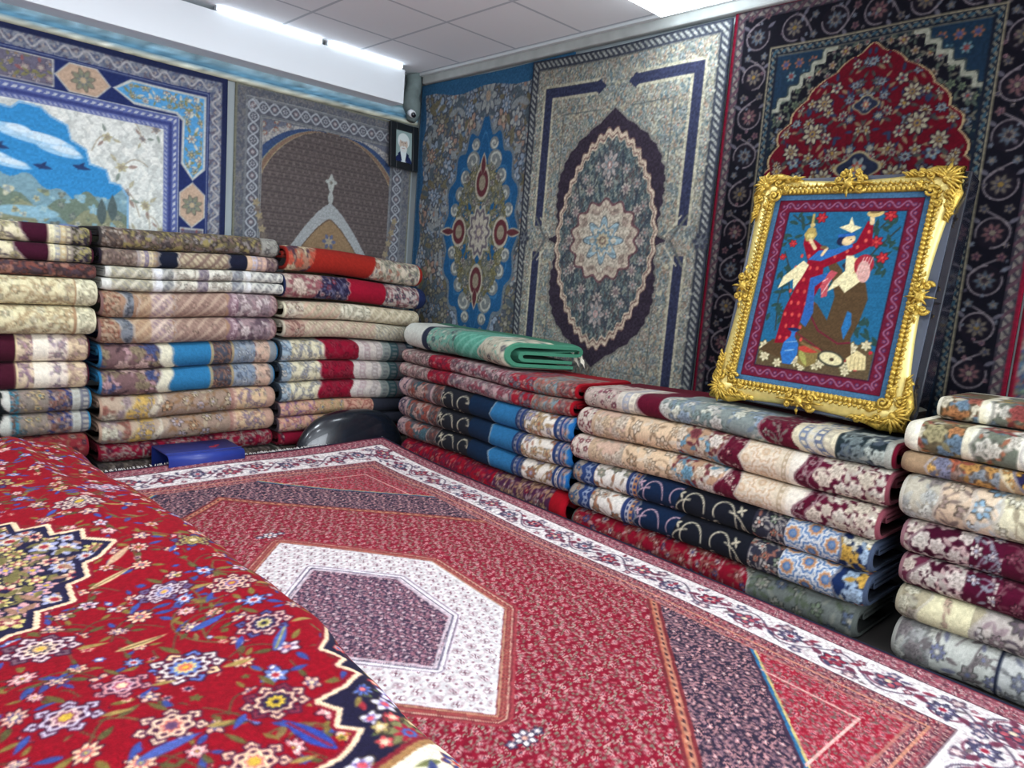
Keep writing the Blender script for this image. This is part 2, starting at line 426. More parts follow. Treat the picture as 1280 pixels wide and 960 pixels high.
# white band with a flowering vine
cvF.ring(BO, BW, De, WHITE)
herati(cvF, (De > BO+.01) & (De < BW-.01), WHITE, (205, 188, 190), (214, 198, 196), (170, 140, 150), .05, .045)
P = [((150, 40, 62), (214, 170, 160), (60, 50, 80)), ((86, 80, 108), (222, 214, 210), (150, 40, 62)), ((176, 84, 96), (60, 52, 80), (226, 200, 170))]
mid = (BO+BW)/2
for (a, c) in (((UE-mid, V0+BO), (UE-mid, V1-BO)), ((-UE+mid, V0+BO), (-UE+mid, V1-BO)), ((-UE+BO, V0+mid), (UE-BO, V0+mid)), ((-UE+BO, V1-mid), (UE-BO, V1-mid))):
    cvF.vine(a, c, .062, .36, .008, (92, 78, 96), P, .044, (112, 56, 76), (52, 44, 66), (118, 62, 82))
    d = np.array(c)-np.array(a); L = np.linalg.norm(d); d = d/L
    for k in range(int(L/.045)):
        p = np.array(a)+d*(k*.045+.02); nn_ = np.array([-d[1], d[0]])*rng.uniform(-.085, .085)
        if k % 2: cvF.leaf(*(p+nn_), .04, .009, rng.uniform(0, 6.3), ((84, 74, 100), (128, 44, 66), (110, 96, 100))[k % 3])
        else: cvF.flower(*(p+nn_), rng.uniform(.010, .018), 5, [((132, 40, 62), (84, 78, 108))[k//2 % 2], (206, 180, 178)], k, (70, 56, 76))
    for k in range(int(L/.1)):
        p = np.array(a)+d*(k*.1+.05); off = np.array([-d[1], d[0]])*(.068 if k % 2 else -.068)
        cvF.flower(*(p+off), .016+.006*(k % 3), 5, [((140, 44, 66), (90, 84, 112), (120, 92, 104))[k % 3], (214, 190, 186)], k, (74, 62, 84))
        cvF.leaf(*(p-off*.6), .045, .011, k*1.7, ((70, 66, 92), (140, 50, 70))[k % 2])
cvF.ring(BW-.012, BW, De, (228, 216, 212)); cvF.ring(BW, BW+.008, De, (70, 48, 62))
# inner guard stripes
herati(cvF, (De > BW+.008) & (De < BI), (140, 50, 64), (208, 160, 150), (90, 46, 60), (50, 40, 60), .03, .03)
cvF.ring(BI-.05, BI-.043, De, (196, 132, 108)); cvF.ring(BI-.01, BI, De, (176, 110, 100))
# field and corners
fld = De >= BI
ax, ay = np.abs(X), np.abs(Y)
A = 1.53-.95*ax; Bq = 1.96-.93*ax
herati(cvF, fld, R0, (206, 150, 148), (120, 112, 96), (60, 40, 56), .060, .050, .92)
dark = fld & (ay > A) & (ay <= Bq)
herati(cvF, dark, (44, 36, 54), (192, 136, 136), (130, 96, 104), (214, 196, 190), .052, .046, 1.05)
red2 = fld & (ay > Bq)
herati(cvF, red2, (146, 26, 46), (206, 130, 134), (110, 92, 86), (60, 44, 60), .05, .044)
for off, w, c in ((0, .036, (112, 40, 46)), (-.009, .010, (170, 96, 76)), (.010, .008, (176, 110, 90)), (.002, .005, (60, 36, 44))):
    cvF.fill(fld & (np.abs(ay-A-off) < w), c)
for off, w, c in ((0, .015, (46, 100, 140)), (.014, .006, (190, 170, 110)), (-.014, .007, (60, 40, 60))):
    cvF.fill(fld & (np.abs(ay-Bq-off) < w), c)
cvF.fill(fld & (np.abs(ay-A) < .010) & ((np.floor(ax/.014) % 2) == 0), (186, 130, 104))
inn = (De > BI+.10) & (De < BI+.112) & (ay > Bq); cvF.fill(inn, (222, 170, 160))
# the white hexagon
def hexa(s_, top, bot, w, vr): return [(0, top), (w, vr), (w, -vr), (0, bot), (-w, -vr), (-w, vr)]
HO = hexa(1, .775, -.755, .47, .25); HI = hexa(1, .452, -.452, .262, .185)
dO = Cv.sdpoly(np.array(HO), X, Y); dI = Cv.sdpoly(np.array(HI), X, Y)
for a, b_, c in ((0, .045, (120, 44, 52)), (.004, .012, (176, 128, 104)), (.018, .026, (150, 90, 80)), (.032, .038, (190, 150, 130)), (.045, .055, (150, 60, 66))):
    cvF.fill((dO >= a) & (dO < b_), c)
cvF.fill((dO > .012) & (dO < .034) & ((np.floor((X+Y)/.014) % 2) == 0), (150, 70, 66))
ring = dO < 0
cvF.fill(ring, (212, 205, 204))
cy_, cx_ = .062, .062; r_ = np.floor(Y/cy_); u = ((X/cx_+.5*(r_ % 2)) % 1-.5)*cx_; v = ((Y/cy_) % 1-.5)*cy_
rr = np.hypot(u, v); th = np.arctan2(v, u); inr = ring & (dI > .03) & (dO < -.012)
cvF.fill(inr & (np.abs(rr-.017) < .0028), (182, 160, 164))
cvF.fill(inr & (np.abs(u-.6*v) < .0024) & (np.abs(v) < .012), (92, 54, 70))
cvF.fill(inr & (np.abs(u+.6*v) < .0024) & (np.abs(v) < .010), (130, 80, 90))
cvF.fill(inr & (np.hypot(np.abs(u)-.026, v) < .0048), (204, 186, 186))
cvF.fill(inr & (np.hypot(np.abs(u)-.031, np.abs(v)-.026) < .005), (120, 70, 84))
for a, b_, c in ((0, .034, (214, 200, 204)), (.003, .009, (90, 84, 104)), (.015, .02, (236, 232, 232)), (.022, .028, (120, 104, 120))):
    cvF.fill((dI >= a) & (dI < b_), c)
herati(cvF, dI < 0, (58, 46, 66), (190, 150, 156), (140, 92, 104), (200, 190, 190), .046, .040, 1.1)
cvF.fill((dI < -.002) & (dI > -.012), (196, 176, 182))
# little pendants beyond the hexagon's ends
for sg in (-1, 1):
    cvF.flower(0, sg*.885, .034, 6, [(224, 214, 210), (60, 50, 78), (214, 160, 140)], 0, (50, 44, 66))
    for q in (-1, 1): cvF.flower(q*.05, sg*.885, .018, 5, [(70, 66, 92), (220, 206, 200)], 0, (40, 36, 56))
cvF.jitter(.22, .009)

def lumps(x, y, s=1.):
    return s*(.006*np.sin(2.3*x+1.1*y+.4)+.005*np.sin(3.7*y-1.3*x)+.004*np.sin(5.1*x+4.3*y))
def floor_xyz(u, v):
    x = 1.43+u+.05*v; y = 2.15+v-.015*u
    far = np.clip((v-1.35)/.8, 0, 1)**2
    z = lumps(x, y)*.9*np.clip((UE-np.abs(u))/.3, 0, 1)+.0
    z = z+far*(.03+.05*np.clip((u+.2)/1.5, 0, 1))
    x = x-.10*far*np.clip(u/1.4, 0, 1)
    return x, y, z
us = np.concatenate([np.linspace(-UE, -.62, 18)[:-1], np.arange(-.62, UE, .0052), [UE]])
vs_ = np.concatenate([np.arange(V0, -.5, .0046), np.arange(-.5, .9, .0058), np.arange(.9, V1, .008), [V1]])
U, Vv = np.meshgrid(us, vs_)
x, y, z = floor_xyz(U, Vv)
top = np.stack([x, y, z], -1).reshape(-1, 3); n0 = len(top)
colF = cvF.sample(U, Vv).reshape(-1, 3)
F = [grid_faces(len(us), len(vs_))]
# skirt down to the floor: the carpet's own edge and the folded layers it lies on
idx = np.arange(n0).reshape(len(vs_), len(us))
per = np.concatenate([idx[0, :], idx[1:, -1], idx[-1, -2::-1], idx[-2:0:-1, 0]])
sk = top[per].copy(); sk[:, 2] -= .014
sk2 = top[per].copy(); sk2[:, 2] = ZF+.002
k = len(per); a0 = n0+np.arange(k); nx_ = np.roll(np.arange(k), -1)
F.append(np.stack([per, a0, a0[nx_], per[nx_]], 1)); F.append(np.stack([a0, a0+k, (a0+k)[nx_], a0[nx_]], 1))
colF = np.vstack([colF, np.tile((26, 28, 48), (k, 1)), np.tile((70, 30, 40), (k, 1))])
floor_rug = build('floor_rug', np.vstack([top, sk, sk2]), np.vstack(F), RUG, None, colF)
tag(floor_rug, 'large red floor rug with white hexagon medallion and white flowered border', 'rug')
b = MB()
for k in range(230):
    u = -UE+2*UE*(k+.5)/230+random.uniform(-.003, .003)
    x, y, z = floor_xyz(np.array(u), np.array(V1))
    L = random.uniform(.03, .06)
    b.tube([(x, y-.004, z-.004), (x+random.uniform(-.01, .01), y+L*.5, z+.004), (x+random.uniform(-.015, .015), y+L, max(z-.02, -.08))], [.0028, .0026, .0012], 5)
b.build('fringe', mat('cotton_fringe', (214, 208, 204), .9), floor_rug, True)
b = MB()

# ------------------------------------------------------------------ red carpet thrown over a pile, nearest the camera
TOP = .40
cvR = Cv(1.9, 4.0, 270, (132, 5, 24), -.25, .2)
RED = (132, 5, 24)
cvR.a[:] = RED
X, Y = cvR.full()
CRM = (226, 192, 158); NV = (30, 26, 54); BL = (66, 88, 150); YL = (196, 160, 60); PK = (206, 140, 140); GR = (84, 78, 44); OR = (200, 110, 80)
pals = [((214, 176, 156), (140, 30, 50), YL, NV), ((206, 186, 190), (88, 62, 100), (210, 120, 110)), ((226, 184, 150), (190, 90, 80), BL, YL),
        ((92, 108, 164), (216, 206, 206), (150, 40, 50)), ((210, 160, 140), (70, 60, 100), (220, 190, 150)), (PK, (228, 206, 190), (90, 30, 60), YL)]
inside = np.ones(X.shape, bool)
# stems and leaves first, flowers over them
R = np.random.default_rng(3)
for k in range(95):
    x0 = R.uniform(-.2, 1.5); y0 = R.uniform(.2, 4.1); a = R.uniform(0, 2*PI); L = R.uniform(.12, .3); cv_ = R.uniform(-3, 3)
    t = np.linspace(0, 1, 12); ang = a+cv_*t; px = x0+np.cumsum(np.cos(ang))*L/12; py = y0+np.cumsum(np.sin(ang))*L/12
    cvR.line(np.stack([px, py], 1), .006, (104, 84, 50))
    for q in (3, 6, 9):
        cvR.leaf(px[q], py[q], R.uniform(.035, .06), R.uniform(.007, .011), ang[q]+R.choice([-.9, .9]), ((92, 84, 50), (56, 70, 132), (70, 60, 110), (120, 96, 60))[R.integers(4)])
vis_ = (X > .1) & (X < 1.25) & (Y > .7)
cvR.scatter(vis_, 430, .019, .032, pals, leaf=[(84, 76, 44), (54, 66, 128), (120, 100, 50)], out=(56, 18, 40), mind=2.1, seed=21, stem=(92, 70, 44))
cvR.scatter(vis_, 420, .009, .015, [((222, 186, 150), (150, 40, 60)), ((70, 88, 150), (220, 200, 190)), (YL, GR), ((200, 140, 140), NV), ((54, 66, 130),), ((96, 86, 46),)], mind=2.2, seed=5)
def sprig(x, y, r, pal, n=8, out=(60, 24, 50), ring=8, sq=.85, rot=.4, petc=None):
    """a palmette blossom: lobed rings inside each other, small buds around it"""
    pc = petc or [pal[0]]
    cvR.ell(x, y, r*1.45, r*1.45*sq, RED, rot)
    for k in range(ring):
        a = rot+2*PI*k/ring; q = (x+math.cos(a)*r*1.02, y+math.sin(a)*r*1.02*sq)
        cvR.rose(*q, r*.34, 4, out, .12, a); cvR.rose(*q, r*.25, 4, pc[k % len(pc)], .14, a); cvR.ell(*q, r*.08, r*.08, out)
    cvR.rose(x, y, r*.98, ring, out, .08, rot, sq)
    for rr, c, am in ((.88, pc[0], .10), (.70, out, .10), (.62, pal[0], .12), (.44, pal[1], .14), (.30, pal[2], .12), (.15, pal[-1], .1)):
        cvR.rose(x, y, r*rr, ring, c, am, rot+(PI/ring if rr < .7 else 0), sq)
    for k in range(3):
        a = rot+1+2.1*k; cvR.leaf(x+math.cos(a)*r*1.25, y+math.sin(a)*r*1.25*sq, r*1.1, r*.16, a+.6, [(96, 86, 46), (56, 72, 140), (150, 124, 70)][k])
WB = [(214, 200, 190), (88, 108, 172), (226, 186, 140)]
sprig(.535, 1.469, .062, ((92, 112, 172), (206, 190, 120), (200, 90, 80), YL), petc=WB, ring=10)
sprig(.632, 1.252, .052, ((40, 34, 60), (212, 176, 60), (170, 140, 50), NV), petc=[(222, 180, 150), (120, 40, 56)], ring=9, rot=.2)
sprig(.742, 1.544, .052, ((48, 46, 80), (216, 190, 150), (150, 140, 70), NV), petc=[(216, 170, 156), (70, 76, 130)], ring=9)
sprig(.770, 1.796, .05, ((226, 176, 150), (88, 92, 150), (190, 90, 80), YL), petc=[(228, 190, 160)], ring=8)
sprig(.622, 1.864, .055, ((190, 176, 186), (70, 84, 140), (200, 150, 150), YL), petc=[(206, 190, 190), (96, 84, 120)], ring=10, sq=.7)
sprig(.322, 1.721, .06, ((226, 196, 170), (60, 50, 70), (226, 180, 120), YL), petc=[(214, 190, 186), (110, 80, 90)], ring=9)
sprig(.41, 1.46, .045, ((212, 170, 176), (150, 50, 80), (226, 196, 160)), petc=[PK], ring=6)
sprig(.44, 1.27, .05, ((224, 180, 150), (190, 100, 90), (90, 60, 90)), petc=[(226, 190, 160)], ring=7)
sprig(.30, 1.40, .05, ((214, 180, 170), (120, 60, 90), YL), petc=[(190, 176, 190)], ring=7)
sprig(.52, 1.10, .05, ((226, 190, 150), (206, 110, 110), YL), petc=[(230, 180, 150)], ring=7)
sprig(.60, 2.60, .06, ((206, 180, 160), (60, 60, 90), YL), petc=[(214, 190, 170)], ring=9)
sprig(.40, 3.0, .07, ((196, 190, 150), (110, 110, 60), (226, 190, 90)), petc=[(190, 170, 110), (60, 64, 110)], ring=9)
sprig(.74, 2.85, .06, ((206, 190, 190), (60, 60, 110), PK), petc=[(210, 180, 190)], ring=8)
sprig(.80, 2.15, .05, ((190, 160, 80), (80, 80, 60), (220, 190, 150)), petc=[(160, 150, 90), (70, 80, 130)], ring=8)
# long curved leaves in blue and yellow
for (x0, y0, l, w, a, c, v) in ((.66, 1.06, .14, .022, 1.9, (44, 62, 140), (120, 30, 60)), (.71, 1.42, .11, .014, .9, (70, 88, 152), (160, 150, 90)), (.60, 1.62, .10, .014, .3, (58, 76, 146), None),
                                (.44, 1.62, .12, .013, .2, (190, 160, 110), (100, 80, 50)), (.48, 1.99, .14, .012, .5, (206, 176, 130), (110, 90, 60)), (.36, 1.20, .12, .014, .2, (70, 84, 150), None), (.55, 2.1, .12, .014, .8, (188, 150, 120), None)):
    cvR.leaf(x0, y0, l, w, a, c, v)
# central medallion at the far left: stepped navy figure with a cream outline
med = [(.60, 2.235), (.535, 2.30), (.545, 2.36), (.47, 2.37), (.475, 2.45), (.40, 2.455), (.40, 2.53), (.30, 2.53), (.22, 2.58), (.1, 2.62), (-.2, 2.62), (-.3, 2.25), (-.2, 1.84),
       (.1, 1.84), (.22, 1.78), (.28, 1.83), (.33, 1.84), (.35, 1.93), (.43, 1.95), (.44, 2.05), (.49, 2.07), (.50, 2.15), (.545, 2.17)]
dm = Cv.sdpoly(np.array(med), X, Y)
cvR.fill(dm < .022, (120, 20, 36)); cvR.fill(dm < .013, CRM); cvR.fill(dm < 0, NV)
cvR.scatter((dm < -.016) & (X > -.02), 260, .026, .046, [((214, 180, 150), (150, 60, 70), NV), ((196, 180, 110), (120, 40, 60), CRM), ((206, 150, 150), (96, 90, 140), YL), ((150, 150, 180), (210, 190, 160), (140, 40, 50))], leaf=[(110, 100, 60), (150, 110, 90)], out=(20, 18, 40), mind=1.15, seed=9)
# spandrel: navy with a beige notched outline, and the ivory border below it
sp = [(.835, 1.40), (.80, 1.365), (.835, 1.315), (.80, 1.29), (.835, 1.25), (.775, 1.215), (.705, 1.205), (.73, 1.16), (.70, 1.12), (.735, 1.085), (.69, 1.05), (.655, 1.03), (.60, 1.02), (.56, .96), (.52, .95), (.50, .2), (2, .2), (2, 1.62), (.95, 1.62), (.93, 1.50), (.88, 1.47)]
ds = Cv.sdpoly(np.array(sp), X, Y)
cvR.fill(ds < .02, (120, 20, 36)); cvR.fill(ds < .012, CRM); cvR.fill(ds < 0, (28, 24, 48))
cvR.scatter((ds < -.018) & (X > .52) & (X < 1.15) & (Y > .7) & (Y < 1.65), 110, .020, .036, [((196, 60, 70), (226, 190, 160), (70, 88, 150)), ((206, 200, 206), (120, 100, 150), (206, 80, 90)), ((190, 160, 70), (90, 80, 40), CRM), ((88, 108, 170), (40, 40, 90), (220, 110, 110))], leaf=[(130, 110, 60), (90, 100, 60), (150, 40, 50)], out=(52, 40, 40), mind=1.7, seed=31)
def big(x, y, r):
    cvR.flower(x, y, r, 8, [(120, 116, 76), (150, 30, 48), (70, 96, 160), (160, 40, 60)], .2, (60, 50, 40))
    for k in range(8): cvR.flower(x+math.cos(k*.785)*r*1.05, y+math.sin(k*.785)*r*1.05, r*.33, 5, [((196, 70, 76), (170, 150, 90))[k % 2], (226, 190, 160)], 0, (60, 40, 40))
big(.80, 1.03, .055); big(.90, 1.22, .05)
cvR.flower(.86, 1.17, .036, 6, [(222, 216, 226), (130, 120, 170), (200, 80, 96)], .3, (60, 40, 80))
# ivory border of the carpet, past the spandrel
yb = .965+.22*(X-.72)
iv = (Y < yb) & (X > .70)
cvR.fill((Y < yb+.03) & (X > .68), (120, 32, 44)); cvR.fill((Y < yb+.018) & (X > .69), (150, 110, 70)); cvR.fill(iv, (228, 216, 190))
cvR.scatter(iv & (Y < yb-.012) & (Y > .7), 26, .022, .036, [((56, 62, 120), (220, 190, 150), (180, 60, 60)), ((176, 100, 60), (226, 200, 150), (60, 60, 110)), ((190, 60, 60), (226, 190, 150), BL)], leaf=[(150, 90, 50), (60, 66, 110), (110, 110, 70)], out=(96, 44, 50), mind=2.2, seed=12)
cvR.jitter(.2, .006)

def edge_x(y):
    return np.interp(y, [.2, .85, 1.1, 1.5, 1.9, 2.4, 2.96, 3.4, 3.8, 4.2], [.84, .85, .872, .895, .918, .915, .905, .885, .86, .84])+.006*np.sin(9*y)+.004*np.sin(21*y+1)
def drape(a, bb):
    """a: distance across from the left, bb: distance along; both continue down over the sides"""
    yend = 3.93-.10*np.clip((a-.3)/.6, -1, 1)
    rho2 = .22
    t2 = np.clip((bb-(yend-rho2))/rho2, 0, PI/2); over2 = np.maximum(bb-(yend-rho2)-rho2*PI/2, 0)
    y = np.where(bb < yend-rho2, bb, yend-rho2+rho2*np.sin(t2)); dz2 = rho2*(1-np.cos(t2))+over2
    ex = edge_x(y); rho = .10+.05*np.clip((y-1.6)/1.5, 0, 1)
    a0 = ex-rho
    t1 = np.clip((a-a0)/rho, 0, PI/2); over1 = np.maximum(a-a0-rho*PI/2, 0)
    x = np.where(a < a0, a, a0+rho*np.sin(t1)); dz1 = rho*(1-np.cos(t1))+over1
    bump = .010*np.sin(3.1*x+2.2*y)+.008*np.sin(5.7*y-2*x+1)+.006*np.sin(11*x+3*y)
    # a soft crease along the far part, as the cloth starts to slide off
    cr = np.clip((y-2.1)/1.2, 0, 1)
    bump = bump+cr*(.022*np.exp(-((x-(.60+.02*np.sin(3*y)))/.05)**2)-.03*np.clip((x-.62)/.2, 0, 1))
    z = TOP+bump*np.clip(1-dz1/.2, 0, 1)-dz1-dz2
    # a small flare where the cloth meets the floor carpet
    hem = np.clip((.12-z)/.12, 0, 1)*np.clip(over1*20, 0, 1)
    x = x+.03*hem**2*(1+.5*np.sin(17*y))
    return x, y, np.maximum(z, .022+.004*np.sin(30*y))
aa = np.concatenate([np.linspace(-1.2, .12, 22)[:-1], np.arange(.12, 1.10, .0037), np.arange(1.10, 1.45, .012)])
bb = np.concatenate([np.linspace(.2, .78, 20)[:-1], np.arange(.78, 2.1, .0037), np.arange(2.1, 3.4, .0062), np.arange(3.4, 4.25, .009)])
Aa, Bb = np.meshgrid(aa, bb)
x, y, z = drape(Aa, Bb)
V = np.stack([x, y, z], -1).reshape(-1, 3); n0 = len(V)
cR = cvR.sample(Aa, Bb).reshape(-1, 3)
# close the left and near sides down to the floor, as the pile below does
idx = np.arange(n0).reshape(len(bb), len(aa))
per = np.concatenate([idx[::-1, 0], idx[0, 1:]]); k = len(per)
sk = V[per].copy(); sk[:, 2] = np.where(sk[:, 0] < -.12, ZF+.003, .022)
a0 = n0+np.arange(k)
F = np.vstack([grid_faces(len(aa), len(bb)), np.stack([per[:-1], a0[:-1], a0[1:], per[1:]], 1)])
o = build('draped_rug', np.vstack([V, sk]), F, RUG, None, np.vstack([cR, np.tile(RED, (k, 1))]))
tag(o, 'bright red flowered rug with navy medallion draped over a pile in the left foreground', 'rug')

# ------------------------------------------------------------------ carpets hung on the walls
def hang(name, cv, wall, start, ztop, res, off, wave=.006, m=None, th=.012, seed=0.):
    """hang a pattern (x from its left edge, y up from its foot) on a wall; 'right' runs towards the camera"""
    nu = max(2, int(cv.w*res)); nv = max(2, int(cv.h*res))
    u = np.linspace(0, cv.w, nu); v = np.linspace(0, cv.h, nv)
    U, Vv = np.meshgrid(u, v)
    w = wave*(np.sin(5*U+seed)*.6+np.sin(11*U+2*Vv+seed*2)*.4)*np.clip((cv.h-Vv)*3, .2, 1)
    d = off+wave+w
    zz = ztop-cv.h+Vv+.006*np.sin(4*U+seed)*(Vv/cv.h)
    def place(dd):
        if wall == 'right': return np.stack([XW-dd, start-U, zz], -1).reshape(-1, 3)
        return np.stack([start+U, YW-dd, zz], -1).reshape(-1, 3)
    f = place(d+th); n0 = len(f)
    idx = np.arange(n0).reshape(nv, nu)
    per = np.concatenate([idx[0, :], idx[1:, -1], idx[-1, -2::-1], idx[-2:0:-1, 0]]); k = len(per)
    bk = place(d)[per]; a0 = n0+np.arange(k); nx_ = np.roll(np.arange(k), -1)
    F = np.vstack([grid_faces(nu, nv), np.stack([per, a0, a0[nx_], per[nx_]], 1)])
    col = cv.sample(cv.x0+U, cv.y0+Vv).reshape(-1, 3)
    return build(name, np.vstack([f, bk]), F, m or SILK, None, np.vstack([col, col[per]]))

def edge_d(cv, cx=None):
    X, Y = cv.full(); return X, Y, np.minimum(np.minimum(X-cv.x0, cv.x0+cv.w-X), np.minimum(Y-cv.y0, cv.y0+cv.h-Y))

# --- light blue carpet with a blue oval, next to the corner
cv = Cv(1.64, 2.42, 190, (50, 96, 134), -.82, -1.28)
X, Y, D = edge_d(cv)
pal = [(150, 154, 154), (122, 138, 152), (104, 104, 104), (88, 94, 104), (150, 128, 114), (98, 124, 150), (124, 118, 106), (80, 86, 90)]
m = D > .075+.018*np.sin(14*(X+Y))
cv.speck(m, pal, .016, cy=.03)
cv.scatter(m, 120, .05, .10, [((172, 176, 170), (120, 130, 140), (160, 130, 116)), ((170, 140, 124), (110, 100, 90), (180, 170, 150)), ((150, 160, 170), (96, 110, 130), (176, 160, 140)), ((130, 126, 108), (88, 90, 88), (164, 160, 146)), ((150, 164, 178), (100, 118, 136), (170, 170, 170))],
           leaf=[(116, 110, 88), (146, 152, 152), (88, 100, 108)], out=(76, 82, 92), mind=1.7, mirror=0., seed=4)
th = np.arctan2(Y/.74, X/.40); rr = np.hypot(X/.40, Y/.74)
lob = 1+.05*np.cos(16*th)+.10*np.exp(-(np.abs(np.abs(th)-PI/2)/.16)**2)
ov = rr-lob
cv.fill(ov < .05, (110, 122, 130)); cv.fill(ov < 0, (38, 92, 138))
cv.fill((ov < -.16) & (ov > -.19), (56, 112, 156))
cvb = ov < -.03
for sx in (-1, 1):
    for sy in (-1, 1):
        for (px, py, r, hd, a) in ((.12, .52, .065, 1, 0), (.20, .40, .05, -1, 1.2), (.25, .28, .05, 1, 2.2), (.30, .16, .045, -1, .4), (.10, .64, .04, -1, 0)):
            cv.ell(sx*px, sy*py, r*1.15, r*1.15, (126, 132, 132)); cv.curl(sx*px, sy*py, r, .016, (190, 192, 180), a if sx > 0 else PI-a, 1.0, hd*sx*sy)
        for k in range(9):
            a = .25+k*.15; cv.flower(sx*.25*math.cos(a), sy*.46*math.sin(a), .042, 6, [(136, 132, 92), (104, 100, 78), (170, 164, 130)], k, (84, 88, 80))
cv.fill((np.hypot(X/.27, Y/.50) < 1) & (np.hypot(X/.27, Y/.50) > .3) & (np.cos(6*np.arctan2(Y/.5, X/.27)) > -.2), (112, 112, 92))
cv.scatter(np.hypot(X/.29, Y/.53) < 1, 46, .026, .044, [((142, 136, 100), (100, 98, 80), (170, 164, 136)), ((120, 124, 120), (84, 92, 96), (170, 160, 140)), ((160, 156, 144), (108, 100, 100))], leaf=[(112, 106, 72), (130, 130, 112)], out=(70, 78, 80), mind=1.6, mirror=0., seed=14)
# four dark red buds round a pale centre
for (cx, cy, a) in ((0, .36, PI/2), (0, -.36, -PI/2), (.24, 0, 0), (-.24, 0, PI)):
    c_, s_ = math.cos(a), math.sin(a)
    for k, (dx, w, colr) in enumerate(((0, .085, (186, 180, 160)), (0, .068, (98, 50, 56)), (-.02, .038, (150, 140, 120)))):
        cv.ell(cx, cy, w*(1.25 if abs(c_) < .5 else 1.0) if abs(c_) > .5 else w*.95, w*(1.5 if abs(c_) < .5 else 1.35), colr)
    cv.leaf(cx+c_*.06-(0), cy+s_*.06, .16, .036, a, (186, 180, 160)); cv.leaf(cx+c_*.06, cy+s_*.06, .14, .026, a, (98, 50, 56))
cv.rose(0, 0, .145, 10, (178, 176, 160), .1, 0, 1.45); cv.rose(0, 0, .125, 10, (108, 100, 108), .1, 0, 1.45)
cv.rose(0, 0, .105, 10, (186, 180, 164), .14, 0, 1.45); cv.rose(0, 0, .06, 8, (126, 116, 122), .2, 0, 1.3); cv.ell(0, 0, .025, .03, (190, 180, 160))
cv.flower(0, 1.0-.02, .09, 8, [(160, 164, 160), (120, 128, 134), (170, 150, 130)], 0, (84, 90, 100), 1.5)
cv.fill(D < .05, (44, 88, 124)); cv.fill(D < .012, (90, 124, 150))
cv.fill((Y > 1.14-.10+.02*np.cos(9*X)), (50, 98, 134))
cv.jitter(.22, .008); cv.a *= .88
o = hang('wall_carpet', cv, 'right', 5.02, 2.735, 165, .004, seed=1)
tag(o, 'light blue carpet with blue oval medallion hung at the corner of the right wall', 'carpet', 'carpets hung on the walls')

# --- pale grey carpet with a dark pointed oval
cv = Cv(1.49, 2.33, 210, (150, 154, 144), -.745, -1.165)
X, Y, D = edge_d(cv); aX, aY = np.abs(X), np.abs(Y)
pale = [(150, 150, 136), (132, 136, 132), (160, 156, 136), (112, 122, 122), (154, 134, 118), (98, 116, 120), (164, 164, 150), (130, 118, 104)]
cv.speck(D > -1, pale, .011, cy=.03)
cv.scatter(D > .06, 260, .018, .032, [((164, 162, 146), (104, 118, 122), (156, 122, 108)), ((158, 144, 128), (112, 104, 98), (170, 168, 152)), ((116, 130, 134), (158, 154, 142), (88, 94, 100))],
           leaf=[(128, 134, 126), (170, 164, 140)], out=(122, 124, 120), mind=2.0, mirror=0., seed=17)
# edge of dark and light tongues
e = D < .062; cv.fill(e, (62, 66, 76)); cv.fill(e & ((np.floor((X+Y*1.0)/.02) % 2) == 0) & (D > .014) & (D < .05), (150, 152, 146))
cv.fill((D > .062) & (D < .074), (120, 120, 112)); cv.fill(D < .008, (50, 54, 66))
# navy bars that turn the corners and stop at the middle of each side
bar = (50, 54, 78)
def bars(w0, w1, colr):
    vb = (np.abs(aX-.575) < (w1-w0)/2) & (aY > .085+.0) & (aY < .945+(w1-w0)/2)
    hb = (np.abs(aY-.945) < (w1-w0)/2) & (aX > .14) & (aX < .575)
    tip = (np.abs(aX-.575+(.085+.05-aY)*.6) < (w1-w0)/2) & (aY < .135) & (aY > .045)
    cv.fill(vb | hb, colr)
    cv.fill((np.abs(aX-.14)/.055+np.abs(aY-.942)/.046 < 1) & (w1-w0 < .07), colr)
bars(0, .098, (176, 172, 150)); bars(0, .062, bar)
cv.fill((np.abs(aX-.43) < .005) & (aY < .80) & (aY > .3), (104, 108, 104)); cv.fill((np.abs(aY-.80) < .005) & (aX < .43) & (aX > .12), (104, 108, 104))
for sx in (-1, 1):
    cv.line([(sx*.60, .14), (sx*.50, .0), (sx*.60, -.14)], .016, (96, 98, 96)); cv.line([(sx*.56, .14), (sx*.44, .0), (sx*.56, -.14)], .010, (184, 178, 158))
    cv.flower(sx*.70, 0, .05, 6, [(60, 64, 78), (100, 104, 108)], 0, (96, 98, 98))
    for sy in (-1, 1):
        for k in range(7):
            cv.flower(sx*.655, sy*(.16+k*.13), .032, 6, [(172, 170, 152), (120, 132, 138), (176, 150, 130)], k, (128, 130, 124))
